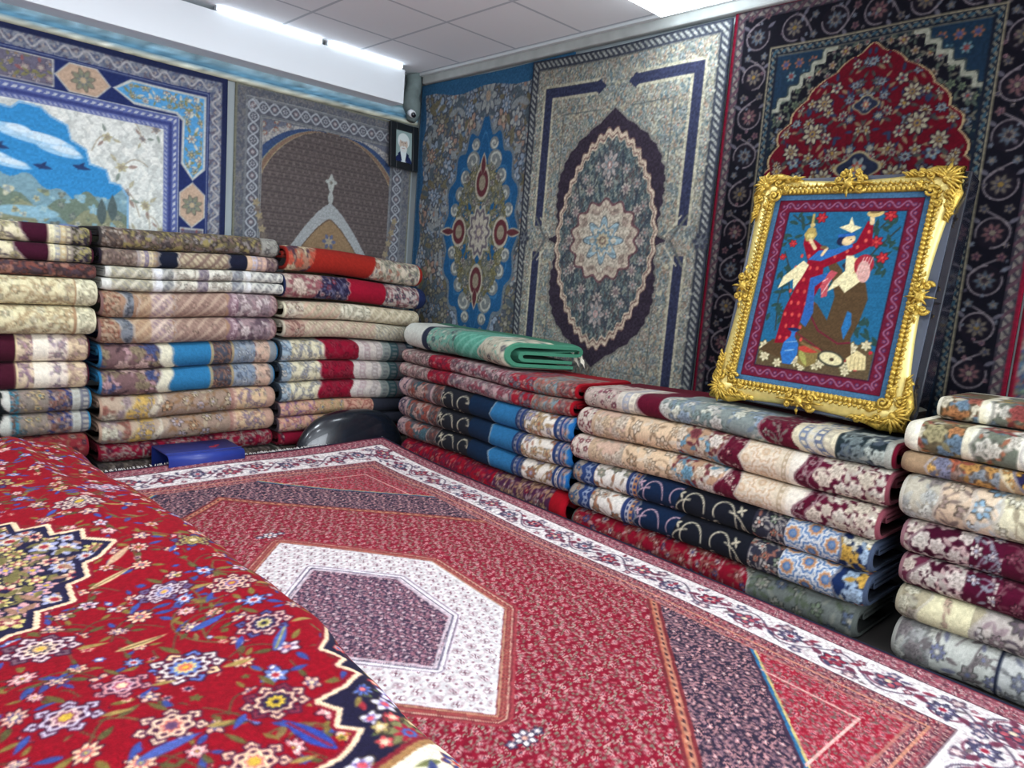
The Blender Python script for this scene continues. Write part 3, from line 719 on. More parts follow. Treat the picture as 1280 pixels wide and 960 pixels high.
# the dark oval, with points at top, bottom and sides
tt = np.linspace(0, 1, 60)
wd_ = .435*np.interp(tt, [0, .035, .05, .1, .3, .48, .65, .78, .91, 1], [1.10, .93, .91, .92, .98, .97, .84, .60, .22, 0])+.008*np.sin(tt*75)*(tt > .08)*(tt < .9)
half_ = [(w, .80*t) for w, t in zip(wd_, tt)]
pts = half_+[(-w, y) for w, y in half_[::-1]]+[(-w, -y) for w, y in half_]+[(w, -y) for w, y in half_[::-1]]
dd = Cv.sdpoly(np.array(pts), X, Y)
cv.fill(dd < .014, (126, 124, 116)); cv.fill(dd < 0, (52, 44, 56))
io = (np.abs(X/.395)**1.72+np.abs(Y/.66)**1.72)**(1/1.72); th = np.arctan2(Y/.64, X/.385); iv = io-1+.022*np.cos(36*th)
cv.fill(iv < .035, (108, 84, 80)); cv.fill(iv < .02, (196, 178, 156)); cv.fill(iv < -.02, (130, 104, 96)); cv.fill(iv < -.04, (190, 176, 154)); cv.fill(iv < -.06, (84, 94, 96))
inn = iv < -.065
cv.speck(inn, [(84, 98, 100), (72, 82, 88), (110, 120, 116), (92, 84, 84), (128, 132, 122), (64, 76, 84)], .011, cy=.034)
for k in range(12):
    a = k*PI/6; cv.line([(.24*math.cos(a), .24*math.sin(a)*1.25), (.36*math.cos(a+.26), .56*math.sin(a+.26))], .016, (62, 68, 78)); cv.line([(.24*math.cos(a), .3*math.sin(a)), (.36*math.cos(a-.26), .56*math.sin(a-.26))], .012, (70, 74, 82))
for k in range(18):
    a = k*PI/9+.1; cv.flower(.32*math.cos(a), .47*math.sin(a), .034, 6, [(158, 150, 142), (112, 120, 122), (160, 130, 124)], k, (78, 84, 86))
for k in range(12):
    a = k*PI/6; cv.flower(.285*math.cos(a), .36*math.sin(a), .04, 8, [(168, 160, 148), (128, 112, 112)], k, (76, 80, 86))
for sy in (-1, 1): cv.flower(0, sy*.46, .07, 8, [(160, 150, 144), (118, 126, 128), (170, 140, 134), (190, 180, 170)], 0, (80, 84, 88), 1.3)
for r, n, c, am in ((.265, 14, (104, 74, 78), .06), (.25, 14, (184, 170, 152), .07), (.215, 14, (150, 134, 122), .07), (.20, 10, (186, 176, 158), .1), (.155, 8, (96, 100, 104), .22), (.145, 8, (140, 164, 172), .22), (.10, 8, (186, 178, 160), .14), (.075, 10, (116, 140, 150), .12), (.05, 10, (180, 168, 140), .1), (.03, 8, (130, 112, 100), .1), (.015, 5, (190, 180, 150), .1)):
    cv.rose(0, 0, r, n, c, am, PI/2, 1.08)
cv.jitter(.4, .009); cv.a *= .86
o = hang('wall_carpet', cv, 'right', 3.725, 2.715, 185, .030, seed=2.2)
tag(o, 'pale grey carpet with dark pointed oval and star centre hung mid right wall', 'carpet', 'carpets hung on the walls')

# --- navy carpet with a red arched field
def scroll_border(cv, a, c, w, col1, pals, wl=.30):
    a = np.array(a, float); c = np.array(c, float); d = (c-a)/np.linalg.norm(c-a); nn = np.array([-d[1], d[0]]); L = np.linalg.norm(c-a)
    n = max(1, round(L/wl)); wl = L/n
    for k in range(n):
        p = a+d*wl*(k+.5); sg = 1 if k % 2 == 0 else -1
        cv.ell(*p, w*.40, w*.40, (20, 16, 26))
        t = np.linspace(0, 2*PI*.8, 20)+math.atan2(d[1], d[0])+(0 if sg > 0 else PI)
        cv.line(np.stack([p[0]+w*.38*np.cos(t), p[1]+w*.38*np.sin(t)], 1), .007, col1)
        cv.line([p+d*wl*.5-nn*w*.3*sg, p+d*wl*.32+nn*w*.1*sg, p+d*wl*.1+nn*w*.38*sg], .007, col1)
        cv.flower(*p, w*.24, 8, pals[k % len(pals)], k, (40, 36, 42))
        for q in (-1, 1):
            cv.flower(*(p+d*wl*.5+nn*q*w*.28), w*.11, 5, pals[(k+1) % len(pals)][:2], k, (60, 56, 60))
            cv.leaf(*(p+nn*q*w*.3+d*wl*.2), w*.3, w*.06, math.atan2(d[1], d[0])+q, (90, 86, 96))
def dark_carpet(w, h, seed):
    cv = Cv(w, h, 215, (13, 12, 22), -w/2, 1.6-(2.765-h) if False else -h/2)
    X, Y, D = edge_d(cv); hw = w/2; hh = h/2
    cv.fill(D < .018, (128, 20, 44))
    g1 = (D > .018) & (D < .062); cv.fill(g1, (58, 54, 62)); cv.fill(g1 & ((np.floor((X+Y)/.016) % 3) > 0) & (D > .026) & (D < .054), (120, 112, 106)); cv.fill(g1 & ((np.floor((X-Y)/.02) % 3) == 0), (84, 60, 70))
    pals = [((100, 90, 80), (52, 54, 70), (120, 96, 50)), ((70, 80, 92), (112, 100, 90), (44, 36, 44)), ((104, 72, 74), (60, 40, 54), (120, 110, 96))]
    bm = .145
    for a, c in (((-hw+bm, -hh+.06), (-hw+bm, hh-.06)), ((hw-bm, -hh+.06), (hw-bm, hh-.06)), ((-hw+.24, hh-bm), (hw-.24, hh-bm)), ((-hw+.24, -hh+bm), (hw-.24, -hh+bm))):
        scroll_border(cv, a, c, .165, (118, 108, 112), pals, .20)
    cv.scatter((D > .07) & (D < .22), 160, .008, .014, [((120, 110, 100), (60, 56, 76)), ((96, 100, 110),), ((130, 96, 100), (70, 56, 70))], mind=2.4, seed=seed)
    g2 = (D > .222) & (D < .272); cv.fill(g2, (22, 28, 40)); cv.fill(g2 & (D > .236) & (D < .258) & ((np.floor((X+Y)/.015) % 2) == 0), (112, 108, 96)); cv.fill(g2 & (D > .24) & (D < .254) & ((np.floor((X-Y)/.022) % 2) == 0), (50, 76, 90)); cv.fill((D > .222) & (D < .230), (128, 120, 100)); cv.fill((D > .266) & (D < .270), (120, 114, 96))
    fld = D > .272
    cv.fill(fld & (D < .292), (18, 30, 42))
    cv.scatter(fld, 260, .016, .028, [((130, 126, 110), (70, 74, 90), (130, 60, 60)), ((84, 100, 116), (140, 130, 116), (60, 50, 50)), ((150, 140, 120), (90, 50, 60), (140, 120, 60)), ((100, 110, 84), (60, 70, 60))], leaf=[(74, 84, 74), (96, 92, 80)], out=(30, 30, 40), mind=2.0, mirror=0., seed=seed+1)
    # blue corners cut off by a white stepped ribbon
    for sx in (-1, 1):
        for sy in (-1, 1):
            qx = (hw-.285)-sx*X; qy = (hh-.285)-sy*Y
            s_ = qx+qy+.018*np.sin((qx-qy)*60); k = fld & (qx > -.02) & (qy > -.02)
            cv.fill(k & (s_ < .27), (150, 150, 134)); cv.fill(k & (s_ < .235), (50, 60, 62)); cv.fill(k & (s_ < .222), (24, 44, 64))
            cv.clip = (k & (s_ < .215)).astype(float)
            for e in range(5): cv.flower(sx*(hw-.32-.035*e), sy*(hh-.32-.03*((e*2) % 4)), .026, 6, [((130, 80, 60), (60, 70, 110)), ((90, 120, 130), (120, 60, 60))][e % 2], e, (30, 50, 60))
            cv.clip = None
    # red field, pointed at top and foot, scalloped flanks
    yy = np.abs(Y); t = yy/.87
    half = np.interp(yy, [0, .18, .22, .25, .40, .50, .59, .66, .75, .81, .83, .87], [.40, .42, .47, .485, .43, .40, .335, .285, .18, .085, .045, 0])
    half = half+.026*(np.abs(np.sin(yy*29))-.5)*(yy > .27)*(yy < .82)
    red = np.abs(X)-half
    cv.fill(fld & (red < .016) & (t < 1), (34, 26, 34)); cv.fill(fld & (red < .010) & (t < 1), (168, 146, 108)); cv.fill(fld & (red < 0) & (t < 1), (92, 7, 24))
    rm = fld & (red < -.012) & (t < .99)
    cv.scatter(rm, 130, .020, .034, [((150, 146, 124), (86, 60, 60), (150, 120, 60)), ((96, 116, 130), (150, 146, 130), (60, 40, 60)), ((160, 150, 124), (60, 70, 90), (120, 30, 40)), ((60, 70, 90), (140, 136, 120))], leaf=[(64, 64, 60), (40, 50, 76), (130, 110, 84)], out=(44, 18, 32), mind=2.2, mirror=0., seed=seed+2)
    for y0, r in ((.30, .07), (.62-.03, .04), (0, .1), (-.3, .07)):
        cv.rose(0, y0, r*1.15, 4, (160, 146, 110), .12, PI/2, 1.4); cv.rose(0, y0, r, 4, (34, 40, 60), .12, PI/2, 1.4); cv.flower(0, y0, r*.6, 6, [(120, 130, 130), (150, 60, 50), (170, 160, 120)], 0, (30, 30, 50), 1.3)
    for sx in (-1, 1):
        for (px, py, r) in ((.24, .50, .05), (.20, .64, .04), (.30, .26, .055), (.42, .20, .045), (.16, .28, .045), (.34, .42, .04)):
            cv.flower(sx*px, py-.02, r, 8, [(160, 154, 128), (90, 70, 70), (150, 120, 60), (60, 60, 90)], .3, (40, 20, 34))
    cv.jitter(.22, .009); cv.a *= .80; return cv
cv = dark_carpet(1.49, 2.31, 40)
o = hang('wall_carpet', cv, 'right', 2.235, 2.765, 195, .004, seed=3.1)
tag(o, 'dark navy carpet with red arched field hung behind the gold framed picture', 'carpet', 'carpets hung on the walls')
# --- the next one, only its left edge in view
cv = Cv(1.5, 2.3, 120, (70, 66, 70), -.75, -1.15); X, Y, D = edge_d(cv)
cv.speck(D > .02, [(120, 116, 110), (60, 80, 96), (110, 50, 56), (90, 90, 80), (50, 60, 84)], .014, cy=.03)
cv.scatter(D > .03, 160, .03, .06, [((150, 140, 120), (60, 90, 120), (150, 60, 60)), ((110, 130, 140), (150, 60, 50)), ((150, 110, 80), (60, 70, 100))], leaf=[(80, 100, 80)], out=(40, 40, 50), mind=1.8, seed=8)
cv.fill(D < .02, (110, 22, 40)); cv.jitter(.3, .01)
o = hang('wall_carpet', cv, 'right', .735, 2.72, 80, .004, seed=4.)
tag(o, 'many coloured carpet with red edge at the far right margin of the photo', 'carpet', 'carpets hung on the walls')

# --- back wall: blue bordered carpet with a landscape
cv = Cv(1.78, 2.02, 200, (46, 58, 100), -1.78, -2.02)          # right top corner at the origin
X, Y, D = edge_d(cv); dr = np.minimum(-X, -Y); Dm = np.minimum(D, 9)
cv.fill(D < .035, (36, 42, 72))
b1 = (D >= .035) & (D < .115); cv.speck(b1, [(104, 110, 126), (126, 130, 138), (88, 94, 116), (136, 136, 140), (96, 92, 104)], .013, cy=.018)
for (a, c) in (((-.075, -.1), (-.075, -2.0)), ((-.1, -.075), (-1.75, -.075))): cv.vine(a, c, .024, .11, .010, (166, 164, 164), [((150, 140, 136),)], .010)
cv.fill((D >= .115) & (D < .128), (34, 46, 96)); cv.fill((D >= .128) & (D < .134), (140, 146, 160))
b2 = (D >= .134) & (D < .305); cv.fill(b2, (38, 48, 92))
cv.fill((D >= .305) & (D < .312), (150, 156, 166))
b3 = (D >= .312) & (D < .405); cv.fill(b3, (92, 102, 150)); cv.fill(b3 & (D > .325) & (D < .345) & ((np.floor((X-Y)/.02) % 2) == 0), (180, 184, 192)); cv.fill((D > .352) & (D < .375), (58, 66, 118)); cv.fill(b3 & (D > .38) & (D < .398) & ((np.floor((X+Y)/.014) % 2) == 0), (150, 156, 180))
cv.clip = b2.astype(float)
bc = .22
def cart(pts, colr): cv.poly(pts, (176, 176, 170)); c = np.mean(pts, 0); cv.poly([(c[0]+(p[0]-c[0])*.93, c[1]+(p[1]-c[1])*.93) for p in pts], colr)
# corner cartouche bends round the corner
lc = [(-.14, -.15), (-.14, -.62), (-.22, -.70), (-.295, -.60), (-.29, -.33), (-.33, -.295), (-.58, -.29), (-.70, -.22), (-.60, -.145)]
cv.poly(lc, (184, 186, 180)); cv.poly([(-.155, -.165), (-.155, -.61), (-.22, -.68), (-.28, -.59), (-.275, -.32), (-.32, -.28), (-.58, -.275), (-.68, -.22), (-.59, -.16)], (86, 150, 196))
cv.scatter(cv.sdpoly(np.array(lc), X, Y) < -.02, 26, .022, .036, [((196, 190, 170), (110, 130, 150), (160, 130, 110)), ((150, 160, 150), (90, 100, 90), (180, 160, 120))], leaf=[(130, 130, 90), (190, 190, 176)], out=(100, 120, 140), seed=3)
def hexc(x, y, w, h, colr):
    p = [(x-w/2, y), (x-w/4, y+h/2), (x+w/4, y+h/2), (x+w/2, y), (x+w/4, y-h/2), (x-w/4, y-h/2)] if w > h else [(x, y-h/2), (x-w/2, y-h/4), (x-w/2, y+h/4), (x, y+h/2), (x+w/2, y+h/4), (x+w/2, y-h/4)]
    cart(p, colr); cv.flower(x, y, min(w, h)*.36, 8, [(128, 130, 110), (110, 112, 110), (180, 160, 130)], .3, (120, 110, 100)); 
hexc(-.22, -.86, .165, .30, (182, 156, 134)); hexc(-.86, -.22, .30, .165, (182, 156, 134))
for k in range(3):
    for vert in (0, 1):
        c0 = -1.19-k*.62
        w, h = (.155, .36) if vert else (.36, .155); x, y = (-.22, c0) if vert else (c0, -.22)
        cart([(x-w/2, y-h/2), (x+w/2, y-h/2), (x+w/2, y+h/2), (x-w/2, y+h/2)], (104, 100, 116))
        cv.scatter((np.abs(X-x) < w/2-.01) & (np.abs(Y-y) < h/2-.01), 14, .022, .036, [((150, 140, 140), (90, 96, 116), (150, 120, 90)), ((126, 110, 116), (160, 150, 140))], leaf=[(120, 116, 80), (140, 90, 90)], out=(84, 80, 96), seed=k)
        hexc(*((-.22, c0-.31) if vert else (c0-.31, -.22)), *((.165, .24) if vert else (.24, .165)), (182, 156, 134))
cv.clip = None
fm = D >= .405
cv.fill(fm, (206, 208, 200)); cv.speck(fm, [(212, 213, 206), (200, 203, 197), (218, 218, 210), (188, 190, 184)], .022, cy=.05)
cv.scatter(fm & (X > -.85), 24, .02, .045, [((176, 170, 140), (150, 140, 120)), ((160, 150, 140), (120, 116, 116))], leaf=[(150, 130, 120), (170, 164, 140), (130, 140, 130)], stem=(160, 150, 130), mind=2.4, seed=30)
# serrated sky, hills and trees
sk = [(-.62, -2.0), (-.62, -.86), (-.66, -.80), (-.72, -.79), (-.74, -.72), (-.83, -.70), (-.85, -.62), (-.93, -.58), (-.95, -.50), (-1.03, -.47), (-1.08, -.43), (-1.18, -.42), (-1.22, -.46), (-1.31, -.45), (-1.35, -.50), (-1.78, -.50), (-1.78, -2.0)]
ds = cv.sdpoly(np.array(sk), X, Y)
cv.fill(fm & (ds < .012), (130, 170, 200)); sky = fm & (ds < 0); cv.fill(sky, (56, 132, 186))
cv.clip = sky.astype(float)
for (x, y, a, b_) in ((-1.10, -.60, .2, .035), (-1.22, -.57, .10, .03), (-.98, -.65, .12, .028), (-1.4, -.72, .2, .03), (-1.25, -.76, .12, .022)):
    cv.ell(x, y, a, b_, (176, 204, 222), -.12, .8); cv.ell(x+.03, y+.01, a*.6, b_*.7, (210, 222, 228), -.1, .8)
for (x, y) in ((-1.29, -.67), (-1.08, -.75), (-.88, -.72)): cv.leaf(x-.04, y, .1, .014, -.1, (44, 62, 100)); cv.leaf(x-.01, y-.02, .06, .012, .9, (44, 62, 100))
for (y0, a, f, colr, ph) in ((-.86, .05, 9, (120, 150, 160), 0), (-.93, .05, 14, (110, 124, 110), 1), (-1.0, .04, 17, (136, 138, 112), 2), (-1.08, .03, 12, (112, 146, 160), 1), (-1.14, .03, 15, (132, 138, 116), .4), (-1.25, .04, 9, (120, 128, 110), 2)):
    cv.fill(sky & (Y < y0+a*np.sin(f*X+ph)+.02*np.sin(37*X+ph)), colr)
hm = sky & (Y < -.88)
cv.ell(-1.15, -1.02, .16, .035, (140, 176, 190)); cv.ell(-.95, -1.1, .10, .03, (120, 130, 180)); cv.ell(-.93, -1.12, .09, .012, (170, 130, 140))
cv.scatter(hm, 120, .018, .04, [((138, 144, 116), (110, 118, 104)), ((176, 172, 142), (130, 130, 110)), ((104, 112, 108), (136, 142, 130)), ((190, 186, 160), (140, 150, 150)), ((130, 166, 180), (150, 176, 180))], mind=1.7, seed=6, petals=(3, 4, 5))
for k in range(2): cv.leaf(-.70-k*.06, -1.02-.03*(k % 3), .16, .03, PI/2, (84, 96, 96))
cv.clip = None
cv.jitter(.13, .010)
o = hang('wall_carpet', cv, 'back', .285, 2.445, 165, .004, seed=5.3)
tag(o, 'blue bordered carpet showing sky and landscape hung at left on the back wall', 'carpet', 'carpets hung on the walls')

# --- back wall: grey prayer niche carpet
cv = Cv(1.47, 2.0, 200, (98, 100, 106), -.735, -2.0)
X, Y, D = edge_d(cv)
cv.speck(D > -1, [(92, 94, 102), (104, 104, 108), (86, 90, 98), (110, 108, 108)], .012, cy=.02)
cv.fill(D < .012, (110, 110, 96))
b1 = (D > .075) & (D < .185); cv.fill(b1, (84, 86, 94))
for k, (a, c) in enumerate((((-.735+.13, -.08), (-.735+.13, -2.0)), ((.735-.13, -.08), (.735-.13, -2.0)), ((-.735+.08, -.13), (.735-.08, -.13)))):
    d = np.array(c)-np.array(a); L = np.linalg.norm(d); d /= L; nn = np.array([-d[1], d[0]]); t = np.linspace(0, L, 200)
    for s_ in (-1, 1):
        cv.line(np.array(a)+d*t[:, None]+nn*(s_*.036*np.sin(2*PI*t/.16))[:, None], .010, (156, 160, 164))
    for q in range(int(L/.08)): cv.flower(*(np.array(a)+d*(.04+q*.08)), .020, 6, [(160, 162, 164), (90, 90, 100)] if q % 2 else [(120, 104, 108), (160, 160, 160)], q)
for q in (.07, .082, .18, .192): cv.fill((D > q) & (D < q+.006), (128, 130, 130))
f = D > .20
cv.fill(f, (96, 100, 112))
cxa = .015
def arch(k): 
    yy = np.clip((-.205+k*0-Y)/.62, 0, 9)
    return (.60+k)*np.sqrt(np.clip(1-(1-np.clip(yy+k*.0, 0, 1))**2.0, 0, 1))
ar = np.abs(X-cxa)-arch(0)
arf = f & (ar < .10) & (Y < -.10)
cv.fill(f & (ar < .24), (136, 136, 134)); cv.speck(f & (ar < .24) & (ar > .12), [(150, 150, 146), (120, 120, 124), (160, 156, 150)], .012)
cv.fill(f & (ar < .13), (56, 72, 104)); cv.fill(f & (ar < .055), (128, 128, 112)); cv.fill(f & (ar < .045), (120, 98, 84)); cv.fill(f & (ar < .008), (146, 132, 104)); 
inn = f & (ar < 0)
cv.fill(inn, (90, 82, 80)); cv.fill(inn & ((np.floor(Y/.012) % 2) == 0), (80, 72, 72)); cv.fill(inn & ((np.floor(Y/.024) % 2) == 0) & ((np.floor(X/.018+np.floor(Y/.024)*.5) % 3) == 0), (100, 92, 88))
cv.scatter(f & (ar > .18) & (X < -.3), 6, .02, .03, [((130, 90, 80), (150, 150, 140))], seed=2)
for sx in (-1, 1):
    for k in range(8): cv.flower(cxa+sx*(.585-.012*k), -.78-.045*k, .03, 5, [((140, 128, 104), (110, 100, 92))[k % 2]], k)
# finial and inner chevron arch
cv.leaf(cxa, -.50, .15, .03, -PI/2, (160, 164, 158)); cv.rose(cxa, -.555, .05, 4, (160, 164, 158), .35, 0, 1.2); cv.leaf(cxa, -.62, .12, .024, -PI/2, (156, 160, 156)); cv.rose(cxa, -.56, .016, 6, (110, 104, 98))
for w, colr in ((0, (150, 154, 154)), (.085, (100, 84, 72)), (.095, (134, 112, 86))):
    hgt = np.clip(-.715-w*1.35-Y, 0, 9); half = .30*np.power(hgt/.32, .72)
    cv.fill(inn & (np.abs(X-cxa) < half) & (hgt > 0), colr)
cv.flower(cxa, -1.0, .06, 6, [(90, 96, 120), (150, 140, 120)], 0)
cv.jitter(.18, .008)
o = hang('wall_carpet', cv, 'back', 2.12, 2.438, 170, .004, seed=6.)
tag(o, 'grey brown prayer niche carpet hung on the back wall, nearest the corner', 'carpet', 'carpets hung on the walls')

# ------------------------------------------------------------------ folded carpets in stacks
def fold_profile(h, D, t=.015, narc=24, r2=None):
    """ribbon of cloth folded on itself: outer wrap with a rounded front fold, inner layers inside. returns centre line"""
    R_ = (h-t)/2; r2 = r2 or max((h-3.6*t)/6.5, t*.62); P = []
    for d in np.linspace(D*.9, R_+.02, 5): P.append((d, t/2))
    for a in np.linspace(-PI/2, -1.5*PI, narc): P.append((R_+t/2+R_*math.cos(a), h/2+R_*math.sin(a)))
    for d in np.linspace(R_+.02, D-r2, 26)[1:]: P.append((d, h-t/2))
    zc = h-t/2-r2
    for a in np.linspace(PI/2, -PI/2, 6)[1:]: P.append((D-r2+r2*math.cos(a), zc+r2*math.sin(a)))
    z2 = zc-r2
    for d in np.linspace(D*.6, R_*1.15+t, 4): P.append((d, z2))
    for a in np.linspace(PI/2, 1.5*PI, 6)[1:]: P.append((R_*1.15+t+r2*math.cos(a), z2-r2+r2*math.sin(a)))
    for d in np.linspace(D*.3, D*.88, 4): P.append((d, z2-2*r2))
    return np.array(P)

PATC = {}
def band_canvas(L, hh, bands, res, seed, base):
    """bands: (from, to, style, colours, edge) in metres along the fold"""
    cv = Cv(L, hh, res, base)
    X, Y = cv.full(); R = np.random.default_rng(seed)
    for (u0, u1, st, pal, ed) in bands:
        p = [np.array(q, float) for q in pal]
        off = 0
        if ed == 's': off = .022*np.abs(np.sin(Y*26+seed))
        elif ed == 'z': off = .020*np.abs(((Y/.06) % 1)*2-1)
        elif ed == 'w': off = .03*np.sin(Y*16+seed)+.012*np.sin(Y*47)
        elif ed == 'd': off = .35*(Y-.1)
        m = (X >= u0+off) & (X < u1+(.0 if ed != 'd' else .35*(Y-.1)))
        if not m.any(): continue
        cv.fill(m, p[0])
        area = (u1-u0)*hh
        if st in 'fF':
            r = .022 if st == 'f' else .036
            n = int(area/(r*r*4.8))
            fp = [(q, tuple(p[0]*.4+np.array(q)*.25), q2) for q, q2 in zip(pal[1:], pal[2:]+pal[1:2])]
            cv.scatter(m, n, r*.7, r*1.15, fp, leaf=[p[-1]*.8, p[1]*.75+p[0]*.2], out=p[0]*.36+np.array(pal[-1])*.05, mind=1.95, seed=seed+abs(int(u0*1000)), stem=p[-1]*.85)
        elif st == 's': cv.speck(m, pal, .016, cy=.02); cv.scatter(m, int(area/.0024), .012, .022, [(q, pal[(k+1) % len(pal)]) for k, q in enumerate(pal)], mind=1.7, out=p[0]*.35, seed=seed+1)
        elif st == 'x':
            cv.fill(m & ((np.floor((X+Y)/.018) % 2) == 0), p[1]); cv.fill(m & ((np.floor((X-Y)/.026) % 3) == 0), p[-1])
            cv.scatter(m, int(area/.008), .012, .02, [(p[0]*1.12, p[-1]*.7), (p[1], p[0]*1.1)], mind=2, out=p[1]*.55, seed=seed+2)
        elif st == 'v':
            w = (u1-u0)/max(len(p), 1)
            for k, q in enumerate(p): cv.fill(m & (X-off >= u0+k*w) & (X-off < u0+(k+1)*w), q)
            cv.fill(m & (np.abs(((X-off-u0)/w) % 1-.5) < .28) & ((np.floor(Y/.014) % 2) == 0), p[0]*.75+p[-1]*.25)
        elif st == 'c':
            old = cv.clip; cv.clip = m.astype(float)
            for k in range(max(1, int(round((u1-u0)/.17)))):
                x = u0+.09+k*.17; q = 1 if k % 2 else -1
                tt = np.linspace(-.5, 3.5, 22)
                cv.line(np.stack([x+q*.05*np.cos(tt)*(1+.25*np.sin(tt*.5)), .075+.075*np.sin(tt)+.012*tt], 1), .006, p[1])
                tt = np.linspace(0, 1, 14); ex, ey = x+q*.02, .13
                cv.line(np.stack([x+q*(.115-.10*tt**1.5), .02+.11*tt+.03*np.sin(3*tt)], 1), .006, p[1])
                for e in range(4): cv.leaf(x+q*.07, .150, .026, .006, e*1.571+.5, p[1])
                cv.curl(x-q*.05, .05, .022, .006, p[1], k*1.3, .9, q); cv.leaf(x+q*.09, .06, .04, .006, 1.9, p[-1])
            cv.clip = old
        elif st == 'r':          # big overlapping roses with outlined petals
            old = cv.clip; cv.clip = m.astype(float)
            for k in range(int(area/.0030)):
                x, y = R.uniform(u0-.02, u1+.02), R.uniform(0, hh*.75); r = R.uniform(.024, .042); c = p[1+k % (len(p)-1)]; a_ = R.uniform(0, 6)
                for e in range(2): cv.leaf(x+r*math.cos(a_+e*3), y+r*math.sin(a_+e*3), r*1.2, r*.28, a_+e*3, c*.82)
                for rr, cc in ((1.10, p[0]*.6+c*.12), (1.0, c), (.70, c*.62), (.62, c*.97), (.36, c*.55), (.28, c*.9)): cv.rose(x, y, r*rr, 6, cc, .13, a_+rr*3)
            cv.clip = old
        elif st == 'o':          # rounded scallops in rings
            old = cv.clip; cv.clip = m.astype(float); k = 0; x = u0+.035
            while x < u1+.03:
                for y in (.03, .13, .22):
                    q = y+.045*(k % 2)
                    for r, c in ((.060, p[1]), (.050, p[2]), (.040, p[1]), (.032, p[-1]), (.020, p[2]), (.011, p[0])): cv.rose(x, q, r, 9, c, .10, k)
                x += .085; k += 1
            cv.clip = old
        if ed in ('s', 'z', 'w') and st not in 'v':
            mm = (X >= u0+off-.004) & (X < u0+off+.006); cv.fill(mm, p[0]*.4+np.array([200, 190, 180])*.5)
    cv.jitter(.14, .007)
    return cv

def soft(pos, k):   # shared sag of one stack
    return .012*np.sin(pos*2.1+k)+.006*np.sin(pos*5.3+2*k)

